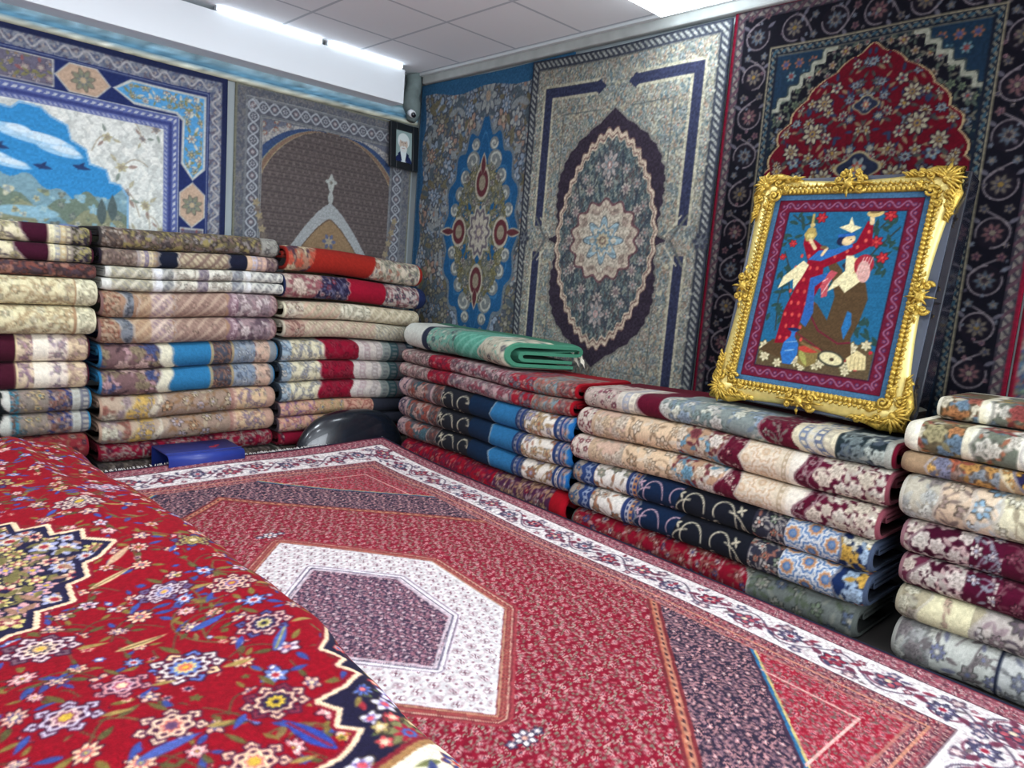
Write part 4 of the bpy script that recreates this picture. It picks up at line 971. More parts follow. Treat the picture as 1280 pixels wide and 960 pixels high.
def folded(where, z0, z1, a, b_, front, D, bands, edge, label, group, seed=0, tilt=0., back=None, dens=1., cat='rug', skew=.0, wob=1., sag=0, t=.015, r2=None):
    """where 'back': the fold runs along x, its front faces the room (y = front); 'right': runs along -y, front at x = front"""
    h = z1-z0-.003; L = abs(b_-a); path = fold_profile(h, D, t, int(24*max(1, dens*.95)), r2)
    tang = np.gradient(path, axis=0); tang /= np.linalg.norm(tang, axis=1)[:, None]+1e-9
    nrm = np.stack([tang[:, 1], -tang[:, 0]], 1)          # points away from the inside on the outer wrap
    outer = path-nrm*t/2*-1; inner = path+nrm*t/2*-1
    mid = path.mean(0)
    # make sure 'outer' is outside at the front fold
    kf = int(np.argmin(path[:, 0]))
    if outer[kf, 0] > inner[kf, 0]: outer, inner = inner, outer
    arc = np.concatenate([[0], np.cumsum(np.linalg.norm(np.diff(path, axis=0), axis=1))])
    arc = arc-arc[4]+.01                                   # pattern starts where the fold leaves the floor side
    full = np.vstack([outer, inner[::-1]]); nP = len(path); keep = np.concatenate([np.arange(nP), np.arange(nP, 2*nP, 4)])
    prof = full[keep]; npf = len(prof); ncap = len(full)
    step = .0078/dens
    n = max(8, int(L/step)); l = np.linspace(0, L, n)
    Hh = .42
    cv = band_canvas(L, Hh, [(p-a if where == 'back' else a-p, q-a if where == 'back' else a-q, s, c, e) for p, q, s, c, e in bands], min(250, 185*dens), seed, bands[0][3][0])
    LL, PP = np.meshgrid(l, np.arange(npf), indexing='ij')
    d = prof[PP, 0]; z = prof[PP, 1]
    pos = a+LL if where == 'back' else a-LL
    # sag, wobble of the fold, soft ends
    frontness = np.clip(1-d/(D*.8), 0, 1)
    wv = wob*(.007*np.sin(7*LL+seed*1.7)+.005*np.sin(17*LL+seed*.9))*frontness
    d = d+wv
    endf = np.minimum(LL, L-LL); rnd = np.clip(1-endf/.035, 0, 1)**2
    zc = h/2; z = zc+(z-zc)*(1-.16*rnd*(z > 0))
    d = d+rnd*.012*frontness
    zz = z0+z+soft(pos, sag)*np.clip((z0+z+.1)/.35, 0, 1)+tilt*(LL-L/2)
    LLj = LL+skew*np.clip(d/D, 0, 1)*(LL/L)**2
    if where == 'back': V = np.stack([a+LLj, front+d, zz], -1)
    else: V = np.stack([front+d, a-LLj, zz], -1)
    vv = np.concatenate([arc, arc[::-1]])[keep]
    col = cv.sample(LL, np.clip(vv[PP], 0, Hh))
    bk = np.array(back if back is not None else np.array(edge)*.75+40, float)
    col[:, nP:] = bk
    deep = vv > Hh
    col[:, deep] = np.where(np.arange(npf)[deep] < nP, 1, 0)[None, :, None]*np.array(edge, float)*.9+np.where(np.arange(npf)[deep] < nP, 0, 1)[None, :, None]*bk
    sel = (endf < .014); col[sel] = edge
    # the bound end bulges a little
    V = V.reshape(-1, 3); n0 = len(V)
    F = grid_faces(npf, n, flip=False)
    i = np.arange(n)*npf
    cl = np.stack([i[:-1]+npf-1, i[:-1], i[1:], i[1:]+npf-1], 1)
    caps = []; CV_ = []
    for e in (0, 1):
        le = 0. if e == 0 else L
        dc = full[:, 0]; fr_ = np.clip(1-dc/(D*.8), 0, 1)
        zc_ = zc+(full[:, 1]-zc)*(1-.16*(full[:, 1] > 0))
        dd_ = dc+(wob*(.007*math.sin(7*le+seed*1.7)+.005*math.sin(17*le+seed*.9))+.012)*fr_
        pe = (a+le if where == 'back' else a-le)
        zq = z0+zc_+soft(pe, sag)*np.clip((z0+full[:, 1]+.1)/.35, 0, 1)+tilt*(le-L/2)
        lj = le+skew*np.clip(dd_/D, 0, 1)*(le/L)**2
        ring = np.stack([a+lj, front+dd_, zq], -1) if where == 'back' else np.stack([front+dd_, a-lj, zq], -1)
        o0 = n0+e*ncap
        CV_.append(ring)
        k = np.arange(nP-1)
        q = np.stack([o0+k, o0+k+1, o0+ncap-2-k, o0+ncap-1-k], 1)
        caps.append(q if e == 0 else q[:, ::-1])
    allF = np.vstack([F, cl]+caps)
    if where == 'back': allF = allF[:, ::-1]
    me_c = np.vstack([col.reshape(-1, 3), np.tile(np.array(edge, float), (2*ncap, 1))])
    o = build('folded_rug', np.vstack([V]+CV_), allF, RUG, None, me_c, True, len(F)+len(cl))
    tag(o, label, cat, group)
    return o

CREAM = (206, 196, 164); CR2 = (212, 202, 182); MAR = (58, 20, 36); DNV = (24, 30, 54); CRIM = (128, 18, 40); TAN = (168, 144, 126); SKY = (44, 108, 150)
G = 'folded rugs stacked along the back wall'
FB = 4.55; DB = .48
# --- far left stack
b1 = [(.1, 0.784, 'f', [CREAM, (170, 160, 120), (120, 110, 110)], ''), (0.784, 0.911, 'p', [MAR], 'w'), (0.911, 1.025, 'v', [(214, 206, 170), (150, 150, 150), (190, 170, 130), (130, 120, 110)], ''), (1.025, 1.2, 's', [(70, 66, 50), (130, 120, 110), (150, 140, 90), (50, 44, 60)], '')]
b2 = [(.1, 1.2, 's', [(110, 66, 58), (70, 56, 62), (140, 100, 86), (90, 70, 72), (60, 48, 50)], '')]
b3 = [(.1, 1.025, 'f', [(208, 198, 160), (214, 206, 176), (176, 156, 130), (196, 170, 130)], ''), (1.025, 1.037, 'p', [(160, 130, 100)], ''), (1.037, 1.2, 'f', [(214, 208, 176), (206, 200, 170), (190, 180, 150)], '')]
b4 = [(.1, 0.760, 'p', [(64, 22, 36)], ''), (0.760, 0.774, 'p', [(210, 190, 150)], ''), (0.774, 0.845, 'f', [(206, 186, 158), (190, 150, 150), (150, 120, 140)], ''), (0.845, 0.911, 'p', [(224, 214, 196)], ''), (0.911, 1.002, 'f', [(216, 202, 186), (150, 130, 146), (190, 160, 160)], ''), (1.002, 1.2, 'f', [(204, 182, 150), (170, 140, 140), (190, 160, 140)], '')]
b5 = [(.1, 0.718, 'p', [(24, 28, 30)], 'w'), (0.718, 0.732, 'p', [(190, 190, 180)], 'w'), (0.732, 0.774, 'f', [(60, 120, 140), (160, 150, 150), (130, 80, 60)], ''), (0.774, 0.904, 'f', [(126, 116, 106), (196, 170, 120), (90, 120, 130), (170, 150, 140)], ''), (0.904, 1.025, 's', [(110, 96, 96), (60, 66, 110), (150, 130, 120), (130, 90, 80)], ''), (1.025, 1.2, 'v', [(170, 170, 160), (100, 100, 110), (170, 160, 150), (130, 120, 110)], '')]
b6 = [(.1, 1.2, 'f', [(120, 40, 46), (150, 130, 110), (60, 50, 70), (140, 90, 70)], '')]
WL = 'in the far left stack'
folded('back', 1.251, 1.355, .30, 1.123, FB+.01, DB, b1, (60, 22, 36), 'cream rug with maroon patches and dark end, topmost of the far left stack', G, 1, sag=1)
folded('back', 1.156, 1.251, .30, 1.127, FB, DB, b1, (60, 22, 36), 'cream rug with maroon patches, second from the top of the far left stack', G, 2, sag=1)
folded('back', 1.074, 1.156, .30, 1.139, FB+.01, DB, b2, (90, 60, 56), 'thin rust brown rug, third from the top of the far left stack', G, 3, sag=1)
folded('back', .920, 1.074, .30, 1.143, FB-.01, DB, b3, (214, 208, 176), 'thick cream rug directly below the rust brown one in the far left stack', G, 4, sag=1)
folded('back', .761, .920, .30, 1.139, FB-.01, DB, b3, (214, 208, 176), 'thick cream rug resting on the pinkish maroon-ended rugs in the far left stack', G, 5, sag=1)
folded('back', .605, .761, .30, 1.115, FB+.03, DB-.02, b4, (62, 20, 34), 'pinkish cream rug with maroon end, upper of the pair in the far left stack', G, 6, sag=1)
folded('back', .454, .605, .30, 1.111, FB+.03, DB-.02, b4, (62, 20, 34), 'pinkish cream rug with maroon end, lower of the pair in the far left stack', G, 7, sag=1)
folded('back', .325, .454, .30, 1.123, FB+.02, DB-.02, b5, (46, 116, 150), 'many coloured rug with bright blue end, upper of two in the far left stack', G, 8, sag=1)
folded('back', .195, .325, .30, 1.119, FB+.02, DB-.02, b5, (46, 116, 150), 'many coloured rug with bright blue end, lower of two in the far left stack', G, 9, sag=1)
folded('back', .045, .195, .30, 1.103, FB+.01, DB, b6, (120, 30, 40), 'dark red flowered rug at the foot of the far left stack, above the lowest', G, 10, sag=1)
folded('back', ZF, .045, .30, 1.103, FB+.01, DB, b2, (60, 50, 50), 'brown rug at the very bottom of the far left stack', G, 11, sag=1)
# --- middle stack on the back wall
c1 = [(1.1, 1.279, 's', [(110, 92, 80), (150, 140, 130), (80, 70, 66)], ''), (1.279, 2.3, 's', [(86, 78, 62), (110, 92, 84), (134, 122, 80), (70, 62, 62), (124, 116, 112)], ''), (2.089, 2.199, 'f', [(140, 138, 130), (100, 96, 96), (170, 166, 156)], '')]
c2 = [(1.1, 1.351, 's', [(126, 108, 96), (140, 126, 114), (104, 88, 82)], ''), (1.351, 1.461, 'v', [(150, 140, 140), (206, 190, 160), (120, 110, 130), (200, 186, 150), (160, 140, 110)], ''), (1.461, 1.583, 'p', [(26, 30, 44)], 'z'), (1.574, 1.874, 'x', [(176, 164, 136), (140, 122, 104), (120, 100, 90)], 'z'), (1.874, 1.998, 'p', [(28, 30, 46)], 'z'), (1.998, 2.127, 'v', [(200, 170, 140), (176, 168, 180), (150, 130, 130), (180, 150, 140)], ''), (2.127, 2.3, 's', [(120, 100, 96), (150, 130, 120), (90, 70, 80)], '')]
wht = (204, 202, 192)
c3 = [(1.1, 1.216, 'p', [wht], ''), (1.216, 1.430, 'x', [(164, 158, 134), (146, 142, 130), (190, 184, 164)], ''), (1.430, 1.488, 'p', [(206, 206, 206)], 's'), (1.488, 1.547, 'x', [(146, 146, 140), (120, 120, 122), (170, 168, 160)], ''), (1.547, 1.692, 'f', [(204, 200, 184), (190, 180, 164), (176, 166, 150)], 's'), (1.692, 1.755, 'x', [(136, 126, 130), (110, 100, 112), (150, 140, 140)], ''), (1.755, 1.905, 'f', [(206, 202, 188), (190, 182, 166), (180, 170, 156)], ''), (1.905, 1.977, 'x', [(140, 142, 144), (120, 120, 126), (168, 168, 164)], ''), (1.977, 2.025, 'p', [(208, 208, 206)], 's'), (2.025, 2.3, 'x', [(180, 178, 170), (140, 138, 136), (196, 194, 184)], '')]
c4 = [(1.1, 1.258, 's', [(150, 120, 98), (140, 90, 74), (170, 148, 124)], ''), (1.258, 1.330, 'f', [(118, 122, 128), (150, 150, 150), (90, 94, 104)], 'w'), (1.330, 1.425, 'x', [(168, 140, 112), (156, 128, 106), (182, 158, 130)], 'w'), (1.425, 1.547, 'x', [(176, 154, 140), (150, 128, 130), (196, 176, 160)], ''), (1.547, 1.864, 'x', [(150, 124, 110), (136, 110, 100), (172, 148, 130)], 'z'), (1.864, 1.936, 'v', [(130, 104, 112), (180, 160, 160), (120, 90, 100)], 's'), (1.936, 2.160, 'r', [(150, 126, 128), (150, 130, 134), (206, 190, 186), (110, 90, 100)], ''), (2.160, 2.3, 'x', [(170, 146, 140), (120, 90, 96), (150, 126, 124)], '')]
c5 = [(1.1, 1.501, 'r', [(110, 84, 84), (190, 160, 150), (70, 80, 120), (180, 144, 146), (80, 60, 66), (140, 124, 100)], ''), (1.501, 1.574, 'p', [(206, 200, 176)], 'w'), (1.574, 1.784, 'p', [SKY], 'w'), (1.784, 1.799, 'p', [(150, 140, 110)], ''), (1.799, 1.920, 'f', [(70, 72, 82), (130, 90, 80), (110, 116, 124), (160, 120, 100)], ''), (1.920, 1.936, 'p', [(150, 134, 104)], ''), (1.936, 2.073, 'f', [(126, 138, 152), (90, 100, 120), (170, 176, 180)], ''), (2.073, 2.171, 'f', [(190, 160, 140), (140, 116, 110), (200, 180, 160)], 'z'), (2.171, 2.3, 'p', [(120, 126, 130)], '')]
c6 = [(1.1, 1.325, 'r', [(170, 150, 130), (150, 100, 88), (206, 198, 176), (160, 140, 140)], ''), (1.325, 1.456, 'f', [(190, 156, 88), (206, 176, 110), (150, 140, 150)], 'w'), (1.456, 1.501, 'f', [(196, 184, 160), (150, 130, 120)], 'w'), (1.501, 1.915, 'F', [(146, 124, 108), (186, 170, 140), (172, 160, 166), (170, 130, 96)], 'w'), (1.915, 1.956, 'v', [(150, 110, 100), (190, 160, 140)], ''), (1.956, 2.149, 'f', [(196, 168, 134), (190, 140, 120), (206, 190, 160), (140, 120, 140)], ''), (2.149, 2.3, 'p', [(176, 142, 124)], '')]
c7 = [(1.1, 2.3, 'f', [(116, 18, 40), (150, 110, 100), (70, 30, 50), (150, 140, 130)], '')]
c8 = [(1.1, 2.3, 's', [(70, 62, 56), (90, 80, 72), (56, 48, 48), (110, 100, 94)], '')]
M_ = 'of the stack behind the blue box'
xL, xR = 1.159, 2.238
folded('back', 1.277, 1.396, xL+.0, xR-.02, FB+.02, DB, c1, (56, 52, 52), 'dark gold and brown patterned rug, topmost of the stack behind the blue box', G, 21, sag=2)
folded('back', 1.178, 1.277, xL-.0, xR-.02, FB+.01, DB, c2, (36, 30, 40), 'brown rug with two black notched bands, second from top behind the blue box', G, 22, sag=2)
folded('back', 1.109, 1.178, xL+.03, xR+.01, FB, DB, c3, (204, 202, 194), 'thin white and grey banded rug, upper of the pair, high in the middle back stack', G, 23, sag=2)
folded('back', 1.038, 1.109, xL+.01, xR+.01, FB, DB, c3, (204, 202, 194), 'thin white and grey banded rug, lower of the pair, just above the tan rugs', G, 24, sag=2)
folded('back', .883, 1.038, xL, xR-.03, FB-.01, DB, c4, (120, 90, 86), 'tan and pinkish hatched rug, upper of the pair in the middle back stack', G, 25, sag=2)
folded('back', .731, .883, xL-.01, xR-.03, FB-.01, DB, c4, (120, 90, 86), 'tan and pinkish hatched rug, lower of the pair, above the bright blue rugs', G, 26, sag=2)
folded('back', .577, .731, xL, xR-.01, FB+.01, DB, c5, (42, 108, 148), 'multicoloured rug with bright blue panel, upper of two in the middle back stack', G, 27, sag=2)
folded('back', .423, .577, xL, xR-.03, FB+.01, DB, c5, (42, 108, 148), 'multicoloured rug with bright blue panel, lower of two in the middle back stack', G, 28, sag=2)
folded('back', .275, .423, xL, xR-.02, FB, DB, c6, (170, 140, 120), 'beige and gold flowered rug right below the bright blue panelled rugs', G, 29, sag=2)
folded('back', .130, .275, xL, xR-.02, FB, DB, c6, (170, 140, 120), 'beige and gold flowered rug resting on the dark red one behind the blue box', G, 30, sag=2)
folded('back', .015, .130, xL, xR-.02, FB+.02, DB-.02, c7, (110, 18, 36), 'dark red flowered rug low in the stack behind the blue box', G, 31, sag=2)
folded('back', ZF, .015, xL, xR-.02, FB+.02, DB-.02, c8, (60, 54, 52), 'dark brown rug at the bottom of the stack behind the blue box', G, 32, sag=2)
# --- right hand stack on the back wall
d1 = [(2.2, 2.519, 'r', [(150, 110, 90), (80, 56, 70), (206, 190, 156), (190, 90, 70)], ''), (2.447, 2.952, 'p', [(138, 36, 28)], 'd'), (2.918, 3.347, 'f', [(190, 176, 156), (80, 80, 90), (190, 110, 90), (150, 150, 130)], 'd'), (3.347, 3.5, 'p', [(140, 36, 28)], '')]
d2 = [(2.2, 2.519, 'r', [(160, 126, 120), (150, 90, 96), (206, 186, 170)], ''), (2.495, 2.758, 'f', [(40, 34, 60), (170, 150, 150), (150, 70, 80), (110, 110, 140)], 'd'), (2.732, 3.070, 'p', [(140, 20, 42)], 'z'), (3.056, 3.347, 'f', [(176, 164, 156), (50, 46, 66), (150, 90, 96)], ''), (3.347, 3.5, 'p', [(30, 40, 74)], '')]
d3 = [(2.2, 2.388, 'f', [(190, 178, 156), (206, 198, 180), (170, 140, 126)], ''), (2.388, 2.675, 'x', [(186, 174, 148), (170, 156, 132), (190, 160, 140)], ''), (2.675, 2.918, 'f', [(208, 202, 180), (196, 190, 164), (190, 180, 156)], 'd'), (2.918, 3.5, 'x', [(190, 180, 150), (172, 158, 134), (200, 190, 164)], '')]
d4 = [(2.2, 2.399, 'f', [(170, 140, 124), (196, 180, 160), (140, 96, 90)], ''), (2.399, 2.972, 'x', [(186, 174, 148), (166, 148, 128), (176, 150, 134)], ''), (2.972, 3.5, 'x', [(190, 182, 156), (150, 146, 136), (170, 160, 140)], '')]
d5 = [(2.2, 2.318, 'f', [(150, 166, 176), (200, 190, 176), (110, 130, 150)], ''), (2.318, 2.593, 'f', [(208, 200, 170), (190, 180, 150), (150, 150, 160)], ''), (2.568, 2.851, 'f', [(132, 18, 42), (120, 24, 44), (150, 50, 66)], 'w'), (2.837, 3.042, 'v', [(196, 186, 178), (170, 150, 150), (190, 180, 170), (160, 150, 146)], 'w'), (3.042, 3.5, 'v', [(140, 146, 140), (60, 86, 90), (110, 100, 104), (44, 60, 72), (100, 104, 108), (36, 44, 60)], '')]
d6 = [(2.2, 2.519, 'f', [(190, 150, 126), (190, 120, 120), (206, 180, 140), (150, 110, 150)], ''), (2.519, 2.745, 'f', [(176, 140, 110), (90, 110, 150), (190, 110, 100), (200, 176, 130)], ''), (2.745, 2.986, 'f', [(190, 146, 126), (206, 170, 140), (170, 100, 90)], ''), (2.986, 3.5, 'p', [(44, 46, 56)], '')]
xL, xR = 2.266, 3.400
folded('back', 1.180, 1.35, xL, xR-.02, FB, DB, d1, (140, 36, 28), 'orange red rug with cream flowers, tilted on top of the back stack nearest the corner', G, 41, tilt=-.03, sag=3)
folded('back', 1.003, 1.168, xL-.01, xR+.02, FB, DB, d2, (26, 36, 66), 'crimson and cream rug with navy end, below the orange red one near the corner', G, 42, tilt=-.022, sag=3)
folded('back', .868, .988, xL-.01, xR-.04, FB-.01, DB, d3, (206, 198, 170), 'pale cream rug, upper of the pair in the back stack nearest the corner', G, 43, tilt=-.015, sag=3)
folded('back', .743, .866, xL-.01, xR-.04, FB-.01, DB, d4, (180, 170, 150), 'pale cream rug with rusty left part, lower of the pair nearest the corner', G, 44, tilt=-.012, sag=3)
folded('back', .582, .733, xL-.02, xR-.05, FB, DB, d5, (40, 50, 60), 'cream rug with crimson panel, top one of three alike by the corner', G, 45, sag=3)
folded('back', .440, .582, xL-.02, xR-.05, FB, DB, d5, (40, 50, 60), 'cream rug with crimson panel, middle one of three alike by the corner', G, 46, sag=3)
folded('back', .303, .440, xL-.02, xR-.05, FB, DB, d5, (40, 50, 60), 'cream rug with crimson panel, lowest one of three alike by the corner', G, 47, sag=3)
folded('back', .200, .303, xL-.02, xR-.05, FB, DB, d6, (60, 50, 56), 'peach flowered rug above the black basin, upper of two', G, 48, sag=3)
folded('back', .095, .200, xL-.02, xR-.05, FB, DB, d6, (60, 50, 56), 'peach flowered rug behind the black basin, lower of two', G, 49, sag=3)
folded('back', .0, .095, xL, xR-.05, FB+.02, DB-.02, c7, (110, 18, 36), 'dark red rug left of the black basin, last but one of its stack', G, 50, sag=3)
folded('back', ZF, .0, xL, xR-.05, FB+.02, DB-.02, c8, (120, 116, 106), 'grey brown rug under the dark red one left of the black basin', G, 51, sag=3)

# --- stacks along the right wall
G = 'folded rugs stacked along the right wall'
FR = 2.99; DR = .50
e0 = [(4.4, 4.028, 'p', [(196, 198, 188)], ''), (4.028, 3.972, 'p', [(40, 44, 60)], ''), (3.972, 3.706, 'f', [(98, 144, 128), (190, 186, 170), (64, 68, 84), (160, 170, 156)], ''), (3.706, 3.427, 'x', [(86, 146, 126), (76, 134, 116), (104, 158, 140)], ''), (3.427, 3.186, 'f', [(176, 170, 150), (110, 164, 146), (70, 70, 84), (190, 184, 164)], 'w'), (3.186, 2.5, 'p', [(170, 140, 130)], '')]
e1 = [(4.4, 3.917, 's', [(140, 110, 108), (170, 140, 136), (110, 90, 90), (160, 156, 146)], ''), (3.917, 3.706, 'f', [(140, 26, 44), (170, 120, 116), (120, 40, 60)], ''), (3.706, 3.113, 's', [(130, 100, 104), (170, 140, 140), (96, 80, 88), (150, 140, 134), (120, 60, 70)], ''), (3.113, 2.921, 'f', [(140, 28, 42), (180, 130, 120), (100, 110, 120)], ''), (2.921, 2.714, 's', [(150, 130, 116), (110, 130, 136), (150, 90, 80), (120, 104, 100)], ''), (2.714, 2.5, 's', [(130, 60, 60), (150, 120, 110), (110, 90, 90)], '')]
e2 = [(4.4, 4.142, 'f', [(170, 140, 140), (196, 176, 170), (70, 66, 90)], ''), (4.142, 3.863, 'r', [(96, 84, 88), (180, 150, 140), (70, 100, 110), (150, 80, 70)], 's'), (3.863, 3.740, 'f', [(84, 60, 60), (170, 100, 80), (110, 110, 110)], 'w'), (3.758, 3.443, 'c', [(30, 32, 38), (196, 186, 160), (150, 146, 140)], 'w'), (3.459, 3.215, 'p', [(16, 36, 60)], ''), (3.259, 3.036, 'p', [(42, 102, 146)], 's'), (3.036, 2.947, 'v', [(30, 50, 90), (120, 120, 130), (40, 60, 110), (90, 90, 100)], ''), (2.947, 2.708, 'F', [(214, 206, 194), (150, 96, 70), (150, 140, 160), (190, 160, 120)], ''), (2.708, 2.646, 'v', [(36, 56, 100), (190, 180, 170), (40, 60, 110)], ''), (2.646, 2.611, 'f', [(50, 80, 130), (190, 120, 80), (180, 170, 160)], 'z'), (2.616, 2.5, 'p', [(30, 94, 150)], 'z')]
e3 = [(4.4, 3.200, 'f', [(138, 14, 34), (170, 110, 100), (100, 30, 60)], ''), (3.200, 2.708, 'f', [(70, 34, 60), (190, 170, 160), (130, 30, 50), (190, 150, 110)], ''), (2.708, 2.5, 'p', [(150, 14, 28)], '')]
yA, yB = 4.25, 2.60
folded('right', .630, .725, yA, yB, FR+.01, DR, e1, (140, 12, 26), 'rose and grey rug with red rolled end, right under the mint green one', G, 61, dens=1.0, sag=4)
folded('right', .532, .630, yA, yB+.01, FR, DR, e1, (140, 12, 26), 'rose and grey rug with red rolled end, second below the mint green one', G, 62, dens=1.0, sag=4)
folded('right', .385, .532, yA, yB-.02, FR-.01, DR, e2, (28, 90, 148), 'black and sky blue rug with bright blue end, top one of three alike', G, 63, dens=1.1, sag=4)
folded('right', .240, .385, yA, yB-.02, FR-.01, DR, e2, (28, 90, 148), 'black and sky blue rug with bright blue end, middle one of three alike', G, 64, dens=1.1, sag=4)
folded('right', .098, .240, yA, yB-.01, FR, DR, e2, (28, 90, 148), 'black and sky blue rug with bright blue end, lowest one of three alike', G, 65, dens=1.1, sag=4)
folded('right', ZF, .098, yA-.06, yB-.01, FR+.0, DR, e3, (150, 12, 28), 'red flowered rug at the bottom of the stack under the three blue-ended rugs', G, 66, sag=4)

f1 = [(2.6, 2.309, 'f', [(176, 156, 146), (120, 60, 76), (200, 184, 170)], ''), (2.309, 2.162, 'v', [(190, 180, 166), (150, 150, 156), (206, 196, 176), (150, 140, 130)], ''), (2.162, 1.985, 'p', [(84, 14, 34)], 'w'), (2.014, 1.481, 'r', [(120, 128, 124), (130, 144, 156), (196, 194, 176), (120, 134, 130), (190, 186, 176)], 'w'), (1.496, 1.332, 'f', [(84, 14, 34), (110, 40, 56), (130, 120, 110)], 'w'), (1.339, 1.166, 'v', [(206, 196, 166), (110, 120, 140), (190, 184, 170), (96, 104, 124), (170, 160, 140)], 'w'), (1.172, 0.975, 'r', [(30, 40, 44), (170, 176, 166), (110, 120, 120), (80, 90, 100)], ''), (0.981, .8, 'p', [(150, 150, 140)], '')]
f2 = [(2.6, 2.442, 'f', [(206, 190, 176), (120, 40, 56), (214, 200, 184)], ''), (2.442, 2.419, 'p', [(176, 150, 124)], ''), (2.419, 2.224, 'r', [(190, 160, 140), (200, 184, 164), (196, 170, 140)], ''), (2.224, 1.920, 'F', [(208, 180, 148), (214, 198, 176), (206, 186, 160), (180, 150, 120)], ''), (1.920, 1.640, 'r', [(176, 140, 112), (210, 192, 170), (120, 60, 66), (216, 204, 190), (110, 150, 170)], ''), (1.648, 1.551, 'f', [(84, 16, 36), (190, 160, 150), (110, 40, 56)], 'w'), (1.583, 1.390, 'o', [(200, 180, 156), (214, 200, 180), (190, 160, 130), (206, 190, 166)], 's'), (1.398, 1.332, 'v', [(206, 190, 166), (176, 156, 130), (210, 196, 176)], ''), (1.339, 1.268, 'p', [(216, 206, 190)], ''), (1.275, 1.192, 'f', [(78, 14, 36), (90, 20, 40), (170, 140, 140)], 'w'), (1.220, .8, 'r', [(84, 16, 40), (212, 200, 184), (206, 190, 172), (200, 186, 166), (216, 206, 190)], 'w')]
f3 = [(2.6, 2.499, 'f', [(140, 130, 120), (190, 120, 80), (60, 90, 130)], 'z'), (2.499, 2.408, 'v', [(40, 60, 104), (130, 140, 160), (36, 52, 96)], 'z'), (2.408, 2.183, 'F', [(214, 208, 198), (150, 96, 66), (130, 130, 110), (190, 170, 150)], ''), (2.183, 2.092, 'v', [(40, 56, 100), (150, 150, 160), (170, 120, 80), (36, 50, 90)], ''), (2.112, 1.829, 'c', [(18, 34, 60), (184, 150, 160), (60, 100, 130)], 'z'), (1.874, 1.458, 'c', [(22, 24, 32), (196, 186, 160), (176, 166, 140)], 'd'), (1.477, 1.310, 'f', [(44, 44, 56), (176, 110, 90), (130, 140, 120), (190, 180, 170)], ''), (1.328, 1.087, 'o', [(110, 130, 156), (206, 206, 204), (70, 104, 150), (180, 130, 90)], ''), (1.106, .8, 'r', [(22, 38, 76), (206, 200, 180), (190, 150, 70), (170, 90, 60), (150, 170, 190)], 's')]
f4 = [(2.6, 1.458, 'f', [(124, 14, 34), (190, 170, 160), (60, 70, 110), (150, 90, 80)], ''), (1.477, .8, 'F', [(96, 100, 96), (130, 130, 120), (80, 90, 110), (140, 136, 124), (100, 110, 90)], 'w')]
yA, yB = 2.56, .945
folded('right', .622, .735, yA, yB, FR+.02, DR, f1, (92, 12, 32), 'maroon and silver flowered rug carrying the gold framed picture', G, 71, dens=1.5, sag=5)
folded('right', .470, .622, yA+.01, yB, FR, DR, f2, (120, 60, 70), 'peach cream rug with maroon end part, upper of two under the gold framed picture', G, 72, dens=1.5, sag=5)
folded('right', .330, .470, yA+.02, yB+.01, FR-.01, DR, f2, (120, 60, 70), 'peach cream rug with maroon end part, lower of two, above the navy ones', G, 73, dens=1.5, sag=5)
folded('right', .192, .330, yA, yB+.02, FR, DR, f3, (60, 70, 90), 'navy and black rug with cream scrolls, upper of two alike', G, 74, dens=1.5, sag=5)
folded('right', .050, .192, yA+.01, yB+.02, FR-.01, DR, f3, (60, 70, 90), 'navy and black rug with cream scrolls, lower of two alike', G, 75, dens=1.5, sag=5)
folded('right', ZF, .050, yA-.02, yB+.05, FR+.01, DR, f4, (80, 84, 80), 'red and grey green rug at the bottom, beneath the two navy black ones', G, 76, dens=1.2, sag=5)

g1 = [(1.0, .868, 'p', [(222, 216, 196)], ''), (.868, 0.724, 'r', [(96, 84, 62), (170, 116, 76), (104, 124, 140), (200, 190, 166), (140, 80, 66), (150, 140, 104)], ''), (0.724, 0.702, 'p', [(212, 204, 178)], ''), (0.702, 0.550, 'r', [(104, 108, 94), (170, 110, 84), (204, 196, 180), (140, 70, 66), (110, 124, 134), (174, 150, 90), (190, 184, 170)], 's'), (0.558, 0.531, 'p', [(218, 214, 200)], 'w'), (0.536, -.4, 'F', [(150, 130, 120), (190, 100, 90), (206, 196, 176), (190, 150, 60)], 'w')]
g2 = [(1.0, 0.834, 'p', [(150, 124, 96)], ''), (0.834, 0.745, 'r', [(140, 124, 120), (190, 100, 60), (206, 160, 90), (120, 120, 140)], 's'), (0.745, 0.590, 'r', [(112, 88, 72), (156, 84, 64), (124, 128, 132), (176, 130, 74), (146, 120, 108)], ''), (0.590, 0.545, 'f', [(196, 170, 120), (206, 190, 150), (170, 120, 70)], 'w'), (0.550, -.4, 'F', [(34, 32, 62), (190, 150, 130), (150, 110, 100), (190, 140, 60)], 'w')]
g3 = [(1.0, 0.745, 'r', [(176, 168, 150), (206, 204, 192), (176, 176, 170), (130, 120, 116)], ''), (0.745, 0.632, 'F', [(198, 174, 148), (204, 186, 164), (150, 130, 120)], 'w'), (0.640, 0.545, 'F', [(206, 184, 158), (196, 204, 206), (130, 160, 180), (206, 200, 190)], 'w'), (0.550, -.4, 'F', [(204, 196, 166), (206, 200, 180), (190, 176, 146)], 'w')]
g4 = [(1.0, 0.800, 'r', [(96, 40, 60), (206, 192, 180), (196, 180, 166), (206, 190, 176)], ''), (0.806, 0.632, 'r', [(60, 10, 32), (206, 196, 184), (190, 160, 156), (200, 186, 176)], 'w'), (0.640, 0.533, 'f', [(70, 12, 36), (206, 196, 186), (150, 150, 160)], ''), (0.540, -.4, 'f', [(74, 12, 36), (110, 50, 66), (130, 80, 90)], '')]
